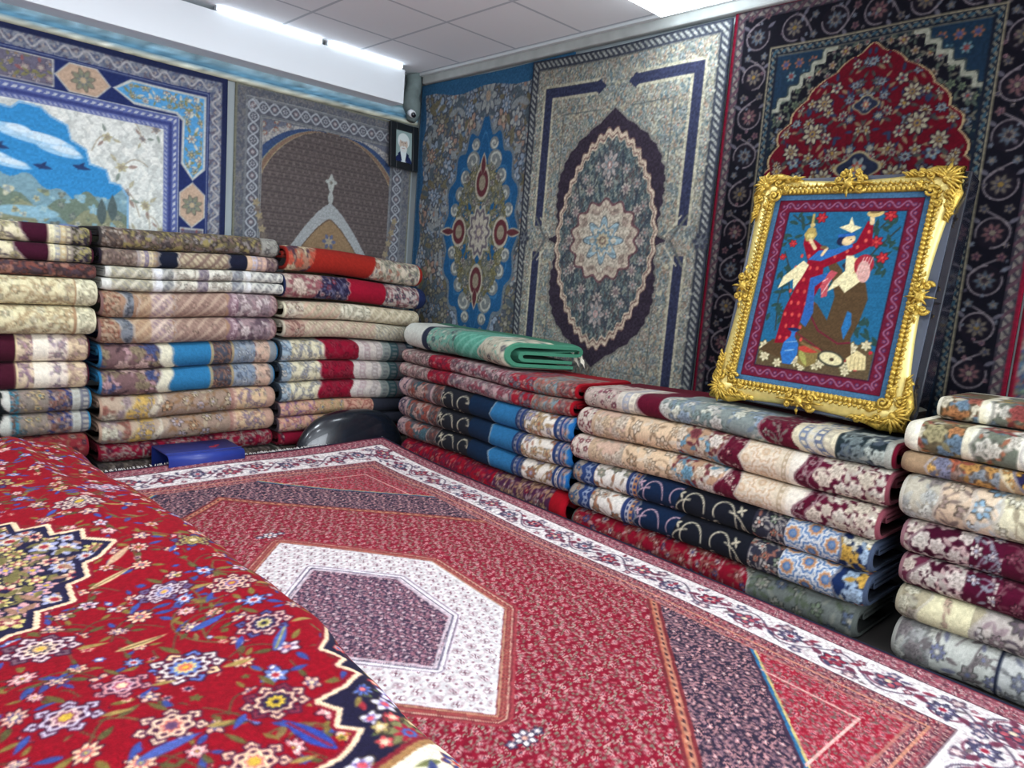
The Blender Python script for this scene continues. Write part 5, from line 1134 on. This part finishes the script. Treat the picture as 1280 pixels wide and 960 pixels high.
g5 = [(1.0, 0.778, 'r', [(160, 150, 124), (196, 190, 166), (150, 140, 126)], ''), (0.783, 0.600, 'p', [(204, 196, 160)], 'w'), (0.697, 0.671, 'f', [(204, 196, 160), (190, 160, 140)], ''), (0.605, 0.595, 'p', [(170, 160, 140)], 'w'), (0.595, -.4, 'F', [(176, 166, 158), (140, 120, 124), (190, 182, 176), (96, 84, 92)], 'w')]
g6 = [(1.0, 0.710, 'r', [(150, 150, 146), (190, 188, 178), (150, 148, 146), (120, 112, 112)], ''), (0.710, 0.502, 'F', [(180, 180, 172), (110, 112, 140), (190, 186, 176), (130, 120, 120)], ''), (0.502, 0.493, 'p', [(40, 44, 60)], ''), (0.493, -.4, 'F', [(180, 180, 176), (110, 112, 130), (150, 150, 150)], '')]
yA, yB = .90, -.25
folded('right', .848, .940, yA-.035, yB, FR+.15, .36, g1, (222, 216, 196), 'many coloured flowered rug with white end, rearmost on the stack at the right margin', G, 81, dens=1.5, sag=6)
folded('right', .722, .846, yA+.02, yB, FR, DR, g1, (222, 216, 196), 'many coloured flowered rug with white end and white zigzag, at the front right margin', G, 82, dens=1.8, sag=6)
folded('right', .640, .722, yA+.02, yB, FR+.01, DR, g2, (140, 116, 92), 'brown rug with orange flowers, under the white-ended rugs at the right margin', G, 83, dens=1.8, sag=6)
folded('right', .462, .640, yA, yB, FR-.01, DR, g3, (200, 194, 178), 'thick cream rug with pale blue flowers, in the stack at the right margin', G, 84, dens=1.8, sag=6)
folded('right', .328, .462, yA-.02, yB, FR, DR, g4, (150, 110, 116), 'maroon rug with big white roses, upper of two at the right margin', G, 85, dens=1.8, sag=6)
folded('right', .202, .328, yA-.03, yB, FR, DR, g4, (150, 110, 116), 'maroon rug with big white roses, lower of two at the right margin', G, 86, dens=1.8, sag=6)
folded('right', .075, .202, yA-.04, yB, FR, DR, g5, (180, 172, 146), 'plain yellowish cream rug below the maroon ones at the right margin', G, 87, dens=1.8, sag=6)
folded('right', ZF, .075, yA-.05, yB, FR+.0, DR, g6, (170, 168, 160), 'pale grey flowered rug at the bottom of the stack at the right margin', G, 88, dens=1.8, sag=6)

# mint green rug lying loosely folded on the red-ended ones
o = folded('right', .738, .908, 4.27, 3.19, FR+.03, .42, e0, (62, 118, 94), 'mint green rug loosely folded with open layered end, on top of its stack', G, 91, dens=1.1, back=(56, 112, 90), wob=1.6, sag=4, skew=.24, t=.024, r2=.0265)
b = MB()
for k in range(26):
    zz = .775+.10*(k % 13)/13+.012; yy = 2.95
    xx = FR+.448+random.uniform(-.01, .01)
    b.tube([(xx, yy+.004*k, zz), (xx+.012, yy+.004*k-.015, zz-.012), (xx+.016, yy+.004*k-.025, zz-.035)], [.004, .0035, .0015], 5)
tf = b.build('tassel_fringe', mat('white_tassels', (214, 208, 190), .9), o, True); tf['label'] = 'short cream tassels'; tf['kind'] = 'stuff'

# ------------------------------------------------------------------ gold framed woven picture leaning on the wall
GOLD = mat('gilded_wood', (226, 204, 124), .36, metal=.45, noise=.10, nscale=40)
GOLD2 = mat('gilded_carving', (188, 156, 66), .40, metal=.5, noise=.4, nscale=70, bump=.6, bscale=120)
BLK = mat('black_gloss_lacquer', (26, 28, 36), .12, coat=.6)
SLATE = mat('slate_backing', (64, 70, 84), .35)
lean = math.atan2(.23, 1.09)
fr = empty('framed_picture', (3.215, 1.43, .764), (0, 0, 0))
fr.rotation_euler = (0, lean, 0)
tag(fr, 'gold framed woven picture of two robed figures leaning on the navy wall carpet', 'picture')
# local frame: x out of the wall is -x, picture width runs along -y (to the right in the photo), height along z
FW, FH = .905, 1.115
hw = FW/2
def P3(u, v, d=0.): return (-d, -u, v)       # u right, v up, d towards the viewer
b = MB()
def pbox(b, u0, u1, v0, v1, d0, d1, bev=.004): b.box((-d1, -u1, v0), (-d0, -u0, v1), bev)
pbox(b, -hw+.008, hw+.022, .008, FH-.008, -.115, .0, .006)
b.build('backing_box', BLK, fr)
b = MB(); pbox(b, -hw+.012, hw-.012, .012, FH-.012, .0005, .008, .002); b.build('backing_panel', SLATE, fr)
# four plain gilded rails, hollowed along their outer edge
def rail(L, deep, name, place):
    n = 34; prof_n = 9; V = []
    for i in range(n):
        s = i/(n-1); l = (s-.5)*L
        cut = deep*math.sin(PI*s)**.8
        for k in range(prof_n):
            q = k/(prof_n-1)               # from the outer edge to the inner
            w = cut+q*(.090-cut)
            hgt = .012+.016*math.sin(PI*min(q*.95, 1))**.6+.008*q
            V.append(place(l, w, hgt))
        for k in (1, 0):
            w = cut if k == 0 else .090
            V.append(place(l, w, .004))
    m = prof_n+2; F = []
    for i in range(n-1):
        for k in range(m): F.append((i*m+k, i*m+(k+1) % m, (i+1)*m+(k+1) % m, (i+1)*m+k))
    F.append(tuple(range(m))); F.append(tuple((n-1)*m+k for k in range(m))[::-1])
    return build(name, V, F, GOLD, fr, smooth=True)
rail(FW-.10, .034, 'rail', lambda l, w, d: P3(l, FH-w, d))
rail(FW-.10, .026, 'rail', lambda l, w, d: P3(l, w, d))
rail(FH-.10, .032, 'rail', lambda l, w, d: P3(-hw+w, FH/2+l, d))
rail(FH-.10, .052, 'rail', lambda l, w, d: P3(hw-w, FH/2+l, d))
# carved inner band
IW, IH = .345, .455          # half size of the opening
cvv = FH/2+.005
b = MB()
for sx in (-1, 1):
    L = 2*IH; n = 46
    for k in range(n):
        v = cvv-IH+L*(k+.5)/n
        b.ball(P3(sx*(IW+.014), v, .032), (.010, .014, .011), 6, 4); b.tube([P3(sx*(IW+.026), v-.010, .03), P3(sx*(IW+.038+.006*(k % 2)), v+.004, .040), P3(sx*(IW+.028), v+.016, .03)], [.004, .0065, .003], 5)
for sy in (-1, 1):
    L = 2*IW; n = 34
    for k in range(n):
        u = -IW+L*(k+.5)/n
        b.ball(P3(u, cvv+sy*(IH+.014), .032), (.010, .011, .014), 6, 4); b.tube([P3(u-.008, cvv+sy*(IH+.026), .03), P3(u+.004, cvv+sy*(IH+.038+.006*(k % 2)), .040), P3(u+.016, cvv+sy*(IH+.028), .03)], [.004, .0065, .003], 5)
for sx in (-1, 1): pbox(b, min(sx*(IW+.002), sx*(IW+.04)), max(sx*(IW+.002), sx*(IW+.04)), cvv-IH-.04, cvv+IH+.04, .012, .03, .003)
for sy in (-1, 1):
    a_, c_ = sorted((cvv+sy*(IH+.002), cvv+sy*(IH+.04))); pbox(b, -IW-.04, IW+.04, a_, c_, .012, .0295, .003)
b.build('carved_band', GOLD2, fr, True)
# acanthus carving at the corners and in the middle of each side
def scroll(b, u, v, d, r, a0, hand, turns=1.3, w=.009):
    n = 16; pts = []; rad = []
    for i in range(n):
        t = i/(n-1); a = a0+hand*turns*2*PI*t; rr = r*(1-.82*t)
        pts.append(P3(u+rr*math.cos(a), v+rr*math.sin(a), d+.012*t)); rad.append(w*(1-.45*t))
    b.tube(pts, rad, 6); b.ball(pts[-1], w*1.1, 6, 5)
def leaf3(b, u, v, d, l, a, w=.012, lift=.018):
    pts = []; rad = []
    for i in range(7):
        t = i/6; pts.append(P3(u+l*t*math.cos(a), v+l*t*math.sin(a), d+lift*math.sin(PI*min(1, t*.8+.1)))); rad.append(max(.002, w*math.sin(PI*(t*.85+.12))))
    b.tube(pts, rad, 6, .6)
for sx in (-1, 1):
    for sy in (-1, 1):
        b = MB(); cu = sx*(hw-.055); cvx = (FH-.055) if sy > 0 else .055
        for k in range(11):
            a = math.atan2(sy, sx)+(k-5)*.36; leaf3(b, cu, cvx, .03, .062+.012*(k % 2), a, .013)
        for (du, dv, r, a, h) in ((-.06, .018, .024, 0, 1), (.018, -.06, .024, 1, -1), (-.105, .03, .018, 2, -1), (.03, -.105, .018, 2, 1), (-.05, -.05, .028, .5, 1), (-.10, -.02, .016, 1, 1), (-.02, -.10, .016, 1, -1), (-.14, .034, .012, 0, 1), (.034, -.14, .012, 0, -1)):
            scroll(b, cu+sx*du, cvx+sy*dv, .034, r, a, h*sx*sy)
        b.ball(P3(cu, cvx, .04), (.02, .02, .02), 8, 6)
        for k in range(9):
            t = k/8; leaf3(b, cu-sx*(.02+.13*t), cvx+sy*(.02-.05*t*0), .03, .04, math.atan2(sy*.6, -sx), .008); leaf3(b, cu+sx*.02, cvx-sy*(.02+.13*t), .03, .04, math.atan2(-sy, sx*.6), .008)
        pts = [P3(cu-sx*.17, cvx+sy*.02, .016), P3(cu-sx*.05, cvx+sy*.045, .02), P3(cu+sx*.045, cvx+sy*.045, .02), P3(cu+sx*.045, cvx-sy*.05, .02), P3(cu+sx*.02, cvx-sy*.17, .016)]
        b.tube(pts, [.012, .022, .018, .022, .012], 7)
        b.build('corner_carving', GOLD2, fr, True)
for (u0, v0, vert) in ((0, FH-.06, 0), (0, .05, 0), (-hw+.055, FH/2, 1), (hw-.055, FH/2, 1)):
    b = MB()
    b.ball(P3(u0, v0, .048), (.018, .024, .024), 8, 6)
    for k in range(8): leaf3(b, u0, v0, .034, .042+.02*(k % 2 == 0), k*PI/4, .010)
    for q in (-1, 1):
        for e in (-1, 1):
            du, dv = (q*.05, e*.02) if not vert else (e*.02, q*.05)
            scroll(b, u0+du, v0+dv, .034, .02, 0, q*e)
        du, dv = (q*.085, 0) if not vert else (0, q*.085)
        leaf3(b, u0+du*.6, v0+dv*.6, .034, .06, (0 if q > 0 else PI) if not vert else (PI/2*q), .011)
    if v0 > 1:
        for q in (-1, 1): scroll(b, u0+q*.035, v0+.05, .03, .02, PI/2, q)
        leaf3(b, u0, v0+.02, .03, .06, PI/2, .014)
    b.build('side_carving', GOLD2, fr, True)
# the woven picture itself
pw, ph = 2*IW, 2*IH
cv = Cv(pw, ph, 330, (58, 104, 136), -IW, -IH)
X, Y, D = edge_d(cv)
cv.fill(D < .022, (64, 100, 132)); bd = (D > .022) & (D < .082)
cv.fill(bd, (96, 24, 44)); cv.fill((D > .022) & (D < .026), (50, 20, 40)); cv.fill((D > .078) & (D < .082), (60, 20, 40))
for a, c in (((-IW+.052, -IH+.05), (-IW+.052, IH-.05)), ((IW-.052, -IH+.05), (IW-.052, IH-.05)), ((-IW+.06, IH-.052), (IW-.06, IH-.052)), ((-IW+.06, -IH+.052), (IW-.06, -IH+.052))):
    cv.vine(a, c, .014, .075, .006, (128, 84, 110), [((60, 50, 96), (150, 80, 90))], .010)
cv.clip = (D > .083).astype(float)
BLUE = (32, 90, 124); cv.fill(D > .083, BLUE)
LFG = (40, 66, 62); IV = (216, 204, 160); BR = (84, 66, 40); DRS = (128, 16, 36)
# rose branches at the top corners and along the right
for pts in (([(-.24, .36), (-.17, .31), (-.10, .34)]), ([(.25, .30), (.17, .20), (.09, .06), (.02, .02)]), ([(.22, .36), (.17, .30)]), ([(-.24, .18), (-.20, .10), (-.22, -.05), (-.20, -.20)]), ([(-.19, .04), (-.15, -.08), (-.18, -.2)])):
    cv.line(pts, .007, (48, 56, 56))
R = np.random.default_rng(8)
for (x, y) in [(-.2, .33), (-.13, .33), (-.23, .24), (.22, .33), (.17, .30), (.23, .22), (.19, .17), (.13, .10), (.21, .11), (.08, .06), (.05, .04), (-.22, .10), (-.2, .0), (-.23, -.1), (-.17, -.12), (.2, -.16), (.23, -.2), (.16, -.15)]:
    for k in range(5): a = R.uniform(0, 6.3); cv.leaf(x+R.uniform(-.02, .02), y+R.uniform(-.02, .02), .045, .009, a, LFG)
for (x, y, r) in ((-.10, .345, .024), (.20, .355, .026), (.165, .235, .026), (.205, .165, .024), (.13, .145, .024), (-.21, .22, .018), (-.245, .155, .016)):
    cv.flower(x, y, r, 6, [(172, 44, 50), (136, 26, 40), (190, 70, 64)], x*30, (90, 24, 36))
# ground with pale tufts
cv.poly([(-.26, -.40), (-.26, -.28), (-.2, -.25), (-.1, -.27), (0, -.24), (.1, -.26), (.2, -.22), (.26, -.25), (.26, -.40)], (84, 70, 50))
for k in range(34):
    x = R.uniform(-.26, .26); y = R.uniform(-.36, -.20 if abs(x) > .12 else -.28); cv.flower(x, y, R.uniform(.016, .03), 6, [(206, 196, 160), (176, 164, 130)], k, (96, 90, 60))
for k in range(14): cv.flower(R.uniform(-.25, .25), R.uniform(-.36, -.24), .010, 5, [(170, 40, 50)], k)
# seated figure in brown: body, knees, arm raised with a cup, turban and face
cv.poly([(.02, -.30), (-.10, -.31), (-.17, -.25), (-.12, -.10), (-.09, -.02), (-.03, -.06), (.03, -.13), (.04, -.02), (.01, .06), (.03, .10), (.09, .08), (.16, .05), (.185, -.02), (.17, -.12), (.15, -.20), (.17, -.28), (.12, -.32)], (78, 60, 40))
cv.poly([(.02, .05), (-.02, .12), (-.06, .19), (-.035, .20), (.0, .15), (.05, .10)], (84, 64, 42))
cv.poly([(-.26, -.30), (-.18, -.32), (-.1, -.33), (-.12, -.26), (-.2, -.24)], (78, 60, 40))
cv.poly([(.10, -.16), (.12, -.21), (.14, -.14), (.13, -.09), (.11, -.08)], (40, 100, 150))
cv.line([(-.06, -.10), (.0, -.18), (.10, -.23), (.15, -.22)], .008, (96, 30, 44)); cv.line([(-.10, -.2), (-.02, -.24), (.06, -.28)], .006, (96, 30, 44))
cv.poly([(.05, .03), (.07, .09), (.11, .10), (.14, .06), (.08, .0)], IV)
cv.poly([(.0, .10), (-.05, .045), (-.07, .01), (-.03, .015), (-.02, -.03), (.005, -.02), (.0, .04), (.03, .09)], (176, 76, 84)); cv.line([(-.05, .03), (-.01, .06)], .004, (214, 180, 170)); cv.line([(-.02, -.01), (.005, .05)], .004, (214, 180, 170))
cv.ell(.095, .125, .030, .036, (206, 180, 130)); cv.poly([(.062, .15), (.04, .125), (.06, .10), (.09, .095), (.08, .12)], (44, 44, 60))
cv.ell(.135, .13, .042, .048, (150, 40, 52)); cv.ell(.14, .10, .028, .05, (196, 150, 140), .2)
for k in range(4): cv.line([(.11+.014*k, .09), (.13+.012*k, .165)], .004, (206, 170, 160))
cv.ell(.086, .128, .004, .003, (30, 30, 40)); cv.line([(.07, .108), (.08, .106)], .003, (120, 50, 50)); cv.line([(.085, .137), (.076, .14)], .002, (40, 30, 30))
# standing figure in a spotted red robe, bent over, pouring
cv.poly([(-.19, -.26), (-.18, -.10), (-.14, .05), (-.12, .14), (-.16, .22), (-.16, .26), (-.11, .24), (-.05, .20), (.0, .19), (.08, .23), (.11, .33), (.135, .32), (.15, .22), (.11, .19), (.02, .14), (-.04, .11), (-.03, .04), (-.06, -.05), (-.09, -.12), (-.10, -.25)], DRS)
R2 = np.random.default_rng(2)
for k in range(60):
    x = -.17+.034*(k % 8)+(.017 if (k//8) % 2 else 0); y = -.23+.056*(k//8)
    if abs(x+.13-.06*(y+.2)) < .075: cv.ell(x, y, .007, .010, (190, 70, 64))
for (x, y) in ((.05, .19), (.09, .21), (.12, .24), (.125, .28), (-.1, .20), (-.13, .23), (-.06, .17), (0, .165)): cv.ell(x, y, .007, .009, (190, 80, 70))
cv.poly([(-.09, .06), (-.085, -.06), (-.09, -.15), (-.06, -.17), (-.04, -.1), (-.06, .02), (-.02, .06), (-.01, .09)], (44, 88, 150))
cv.poly([(-.12, .145), (-.06, .14), (.02, .18), (.07, .21), (.06, .235), (.0, .20), (-.08, .19)], (44, 96, 156))
cv.poly([(-.14, .14), (-.22, .06), (-.235, .0), (-.17, .05), (-.16, .0), (-.13, .06), (-.11, .12)], IV)
cv.poly([(.05, .17), (.06, .10), (.02, .05), (.0, -.0), (.06, .04), (.10, .10), (.085, .17)], IV)
cv.poly([(-.01, .30), (.03, .315), (.035, .35), (.055, .31), (.09, .30), (.05, .275)], IV)
cv.ell(.03, .245, .04, .026, (30, 34, 60), .5); cv.ell(.045, .24, .030, .022, (212, 186, 140), .5); cv.line([(.0, .26), (.06, .268)], .014, (40, 90, 160))
cv.ell(.055, .243, .003, .002, (30, 30, 40)); cv.line([(.062, .232), (.07, .236)], .003, (150, 40, 50))
cv.line([(.13, .32), (.125, .35)], .02, (210, 184, 140)); cv.ell(.135, .365, .036, .018, (196, 170, 110), .1); cv.ell(.135, .372, .026, .008, (110, 90, 60), .1)
cv.rose(-.135, .265, .030, 6, (160, 140, 80), .06, 0, 1.2); cv.line([(-.135, .29), (-.14, .36)], .012, (160, 140, 80)); cv.line([(-.128, .26), (-.142, .26)], .02, (200, 180, 110)); cv.ell(-.135, .31, .012, .010, (190, 170, 110))
cv.line([(-.10, .20), (-.13, .24)], .016, (210, 184, 140)); cv.line([(-.045, .20), (-.06, .17)], .014, (210, 184, 140)); cv.ell(-.06, .205, .016, .008, (110, 90, 60))
# blue jar, bowl and a small lute in front
cv.poly([(-.13, -.35), (-.15, -.30), (-.145, -.25), (-.12, -.22), (-.12, -.20), (-.14, -.185), (-.085, -.185), (-.1, -.20), (-.1, -.22), (-.075, -.25), (-.07, -.30), (-.09, -.35)], (44, 100, 164)); cv.ell(-.112, -.187, .028, .008, (24, 40, 80)); cv.line([(-.13, -.29), (-.09, -.28)], .006, (120, 160, 190)); cv.line([(-.135, -.25), (-.085, -.24)], .004, (120, 160, 190))
cv.poly([(-.07, -.26), (.03, -.27), (.02, -.33), (-.02, -.355), (-.06, -.34)], (120, 104, 60)); cv.ell(-.02, -.27, .05, .016, (170, 60, 50)); cv.leaf(-.06, -.28, .08, .014, -1.0, (150, 150, 80))
cv.ell(.085, -.30, .062, .034, (60, 60, 50), -.2); cv.ell(.085, -.30, .052, .026, (206, 196, 150), -.2); cv.line([(.03, -.275), (-.06, -.245)], .012, (120, 96, 60)); cv.ell(.09, -.303, .010, .008, (70, 56, 40))
cv.poly([(.15, -.29), (.19, -.25), (.23, -.27), (.24, -.33), (.17, -.34)], (206, 190, 140)); 
for k in range(4): cv.line([(.17+.017*k, -.28), (.175+.017*k, -.335)], .003, (150, 130, 90))
cv.clip = None; cv.jitter(.2, .006)
nu, nv = 200, 260
U, Vv = np.meshgrid(np.linspace(-IW-.004, IW+.004, nu), np.linspace(-IH-.004, IH+.004, nv))
V = np.stack([-.014+0*U, -U, cvv+Vv], -1).reshape(-1, 3)
n0 = len(V); idx = np.arange(n0).reshape(nv, nu); per = np.concatenate([idx[0, :], idx[1:, -1], idx[-1, -2::-1], idx[-2:0:-1, 0]]); k = len(per)
bk = V[per].copy(); bk[:, 0] = -.009; a0 = n0+np.arange(k)
col = cv.sample(np.clip(U, -IW, IW), np.clip(Vv, -IH, IH)).reshape(-1, 3)
build('woven_picture', np.vstack([V, bk]), np.vstack([grid_faces(nu, nv), np.stack([per, a0, np.roll(a0, -1), np.roll(per, -1)], 1)]), SILK, fr, np.vstack([col, col[per]]))

# ------------------------------------------------------------------ black framed portrait hung on the back wall
pf = empty('portrait_frame', (3.462, 5.04, 2.245), (math.radians(-6), math.radians(1.5), 0)); tag(pf, 'small black framed portrait photo hung on the back wall beside the corner', 'photo frame')
w, h = .135, .178
b = MB()
for lo, hi in (((-w, -.02, -h), (-w+.055, .01, h)), ((w-.055, -.02, -h), (w, .01, h)), ((-w+.055, -.02, h-.055), (w-.055, .01, h)), ((-w+.055, -.02, -h), (w-.055, .01, -h+.055))): b.box(lo, hi, .006)
b.build('frame', mat('black_frame', (22, 26, 30), .35), pf)
cv = Cv(.17, .256, 420, (150, 168, 166), -.085, -.128)
cv.fill(cv.full()[1] > -.2, (140, 160, 158))
cv.ell(0, -.13, .085, .075, (30, 40, 78)); cv.poly([(-.03, -.03), (.03, -.03), (.024, -.13), (-.02, -.13)], (206, 216, 216)); cv.poly([(-.03, -.04), (-.055, -.06), (-.012, -.12)], (26, 34, 66)); cv.poly([(.03, -.04), (.055, -.06), (.016, -.12)], (26, 34, 66))
cv.ell(0, .045, .056, .062, (206, 214, 212)); cv.ell(0, .02, .040, .055, (190, 172, 156)); cv.ell(0, -.018, .034, .026, (206, 208, 204)); cv.ell(0, .065, .040, .022, (206, 214, 212))
for s_ in (-1, 1): cv.ell(s_*.016, .03, .006, .003, (70, 60, 60)); cv.line([(s_*.008, .04), (s_*.024, .041)], .004, (150, 146, 140))
cv.line([(0, .03), (-.004, .006), (.004, .004)], .003, (150, 130, 118)); cv.line([(-.012, -.012), (.012, -.012)], .004, (150, 104, 96))
U, Vv = np.meshgrid(np.linspace(-.084, .084, 50), np.linspace(-.127, .127, 74))
build('photo_print', np.stack([U, 0*U-.004, Vv], -1).reshape(-1, 3), grid_faces(50, 74), mat('x', (0, 0, 0)) if False else SILK, pf, cv.sample(U, Vv).reshape(-1, 3))
b = MB(); b.box((-w+.01, .002, -h+.01), (w-.01, .008, h-.01)); b.build('backing', mat('frame_backing', (60, 52, 44), .8), pf)

# ------------------------------------------------------------------ blue plastic box and black basin beyond the floor carpet
BP = mat('blue_plastic', (40, 58, 140), .38, noise=.08, nscale=12)
bx = empty('plastic_box', (1.43, 4.235, ZF)); tag(bx, 'blue plastic box open at its left end, beyond the far edge of the floor rug', 'box')
L, Dp, Hh, th_ = .445, .30, .205, .007
n = 10; path = []
for i in range(n+1): a = PI-i/n*PI/2; path.append((.035+.035*math.cos(a), Hh-.035+.035*math.sin(a)))
path = [(0, 0)]+path+[(Dp, Hh), (Dp, 0)]
V = []; F = []
pin = []
for i, (y_, z_) in enumerate(path):
    c = (Dp/2, Hh/2); pin.append((y_+(th_ if y_ < Dp/2 else -th_), z_-th_ if z_ > .01 else z_))
ring = path+pin[::-1]; m = len(ring)
V = [(x_, y_, z_) for x_ in (0, L) for y_, z_ in ring]
F = [(k, (k+1) % m, m+(k+1) % m, m+k) for k in range(m)]
npth = len(path)
for e in (0, 1):
    for k in range(npth-1):
        q = (e*m+k, e*m+k+1, e*m+m-2-k, e*m+m-1-k); F.append(q if e else q[::-1])
build('shell', V, F, BP, bx)
b = MB(); b.box((L-.008, .008, 0), (L-.001, Dp-.008, Hh-.01)); b.box((.02, .008, 0), (L-.01, Dp-.008, .006)); b.build('end_wall', BP, bx)
b = MB(); b.box((.0, .05, Hh-.001), (L, .058, Hh+.004), .002); b.build('ridge', BP, bx)
b = MB(); 
for (x_, y_, r_) in ((.30, .13, .016), (.335, .16, .010)): b.lathe([(0, .003), (r_, .003), (r_, 0)], (x_, y_, Hh), 14, 1.6, .8)
b.build('red_sticker', mat('red_sticker', (150, 30, 50), .5), bx)
dm_ = empty('basin', (2.71, 4.385, ZF)); tag(dm_, 'glossy black upturned basin lying in the corner between the two rug rows', 'basin')
prof = [(.46, 0), (.465, .02), (.455, .03), (.445, .06), (.43, .12), (.40, .19), (.355, .255), (.29, .312), (.21, .348), (.12, .367), (.05, .372), (0.001, .372)]
b = MB(); b.lathe(prof, (0, 0, 0), 56, 1., .29); b.build('bowl', mat('black_plastic_gloss', (20, 24, 32), .26, coat=.4), dm_, True)
b = MB(); b.lathe([(.455, .004), (.473, .004), (.478, .012), (.473, .022), (.455, .022), (.455, .004)], (0, 0, 0), 56, 1., .29); b.build('rim', mat('black_plastic_rim', (16, 18, 24), .35), dm_, True)

# ------------------------------------------------------------------ camera, faint ambient, exposure
cam = bpy.data.cameras.new('camera'); co = bpy.data.objects.new('camera', cam); C.objects.link(co)
cam.sensor_fit = 'HORIZONTAL'; cam.sensor_width = 36; cam.lens = 36*909.09/1280; cam.clip_start = .02
from mathutils import Matrix
r_, u_, f_ = (0.72358675, -0.68565203, 0.07939461), (0.03894663, 0.15540009, 0.98706837), (0.68913378, 0.71114844, -0.13914928)
co.matrix_world = Matrix(((r_[0], u_[0], -f_[0], 0), (r_[1], u_[1], -f_[1], 0), (r_[2], u_[2], -f_[2], 1.25), (0, 0, 0, 1)))
bpy.context.scene.camera = co
wd = bpy.data.worlds.new('World'); bpy.context.scene.world = wd; wd.use_nodes = True
wd.node_tree.nodes['Background'].inputs['Color'].default_value = (.75, .85, 1, 1); wd.node_tree.nodes['Background'].inputs['Strength'].default_value = .15
sc = bpy.context.scene
sc.view_settings.view_transform = 'Standard'; sc.view_settings.look = 'None'; sc.view_settings.gamma = 1; sc.view_settings.use_curve_mapping = False
sc.view_settings.exposure = 0.2
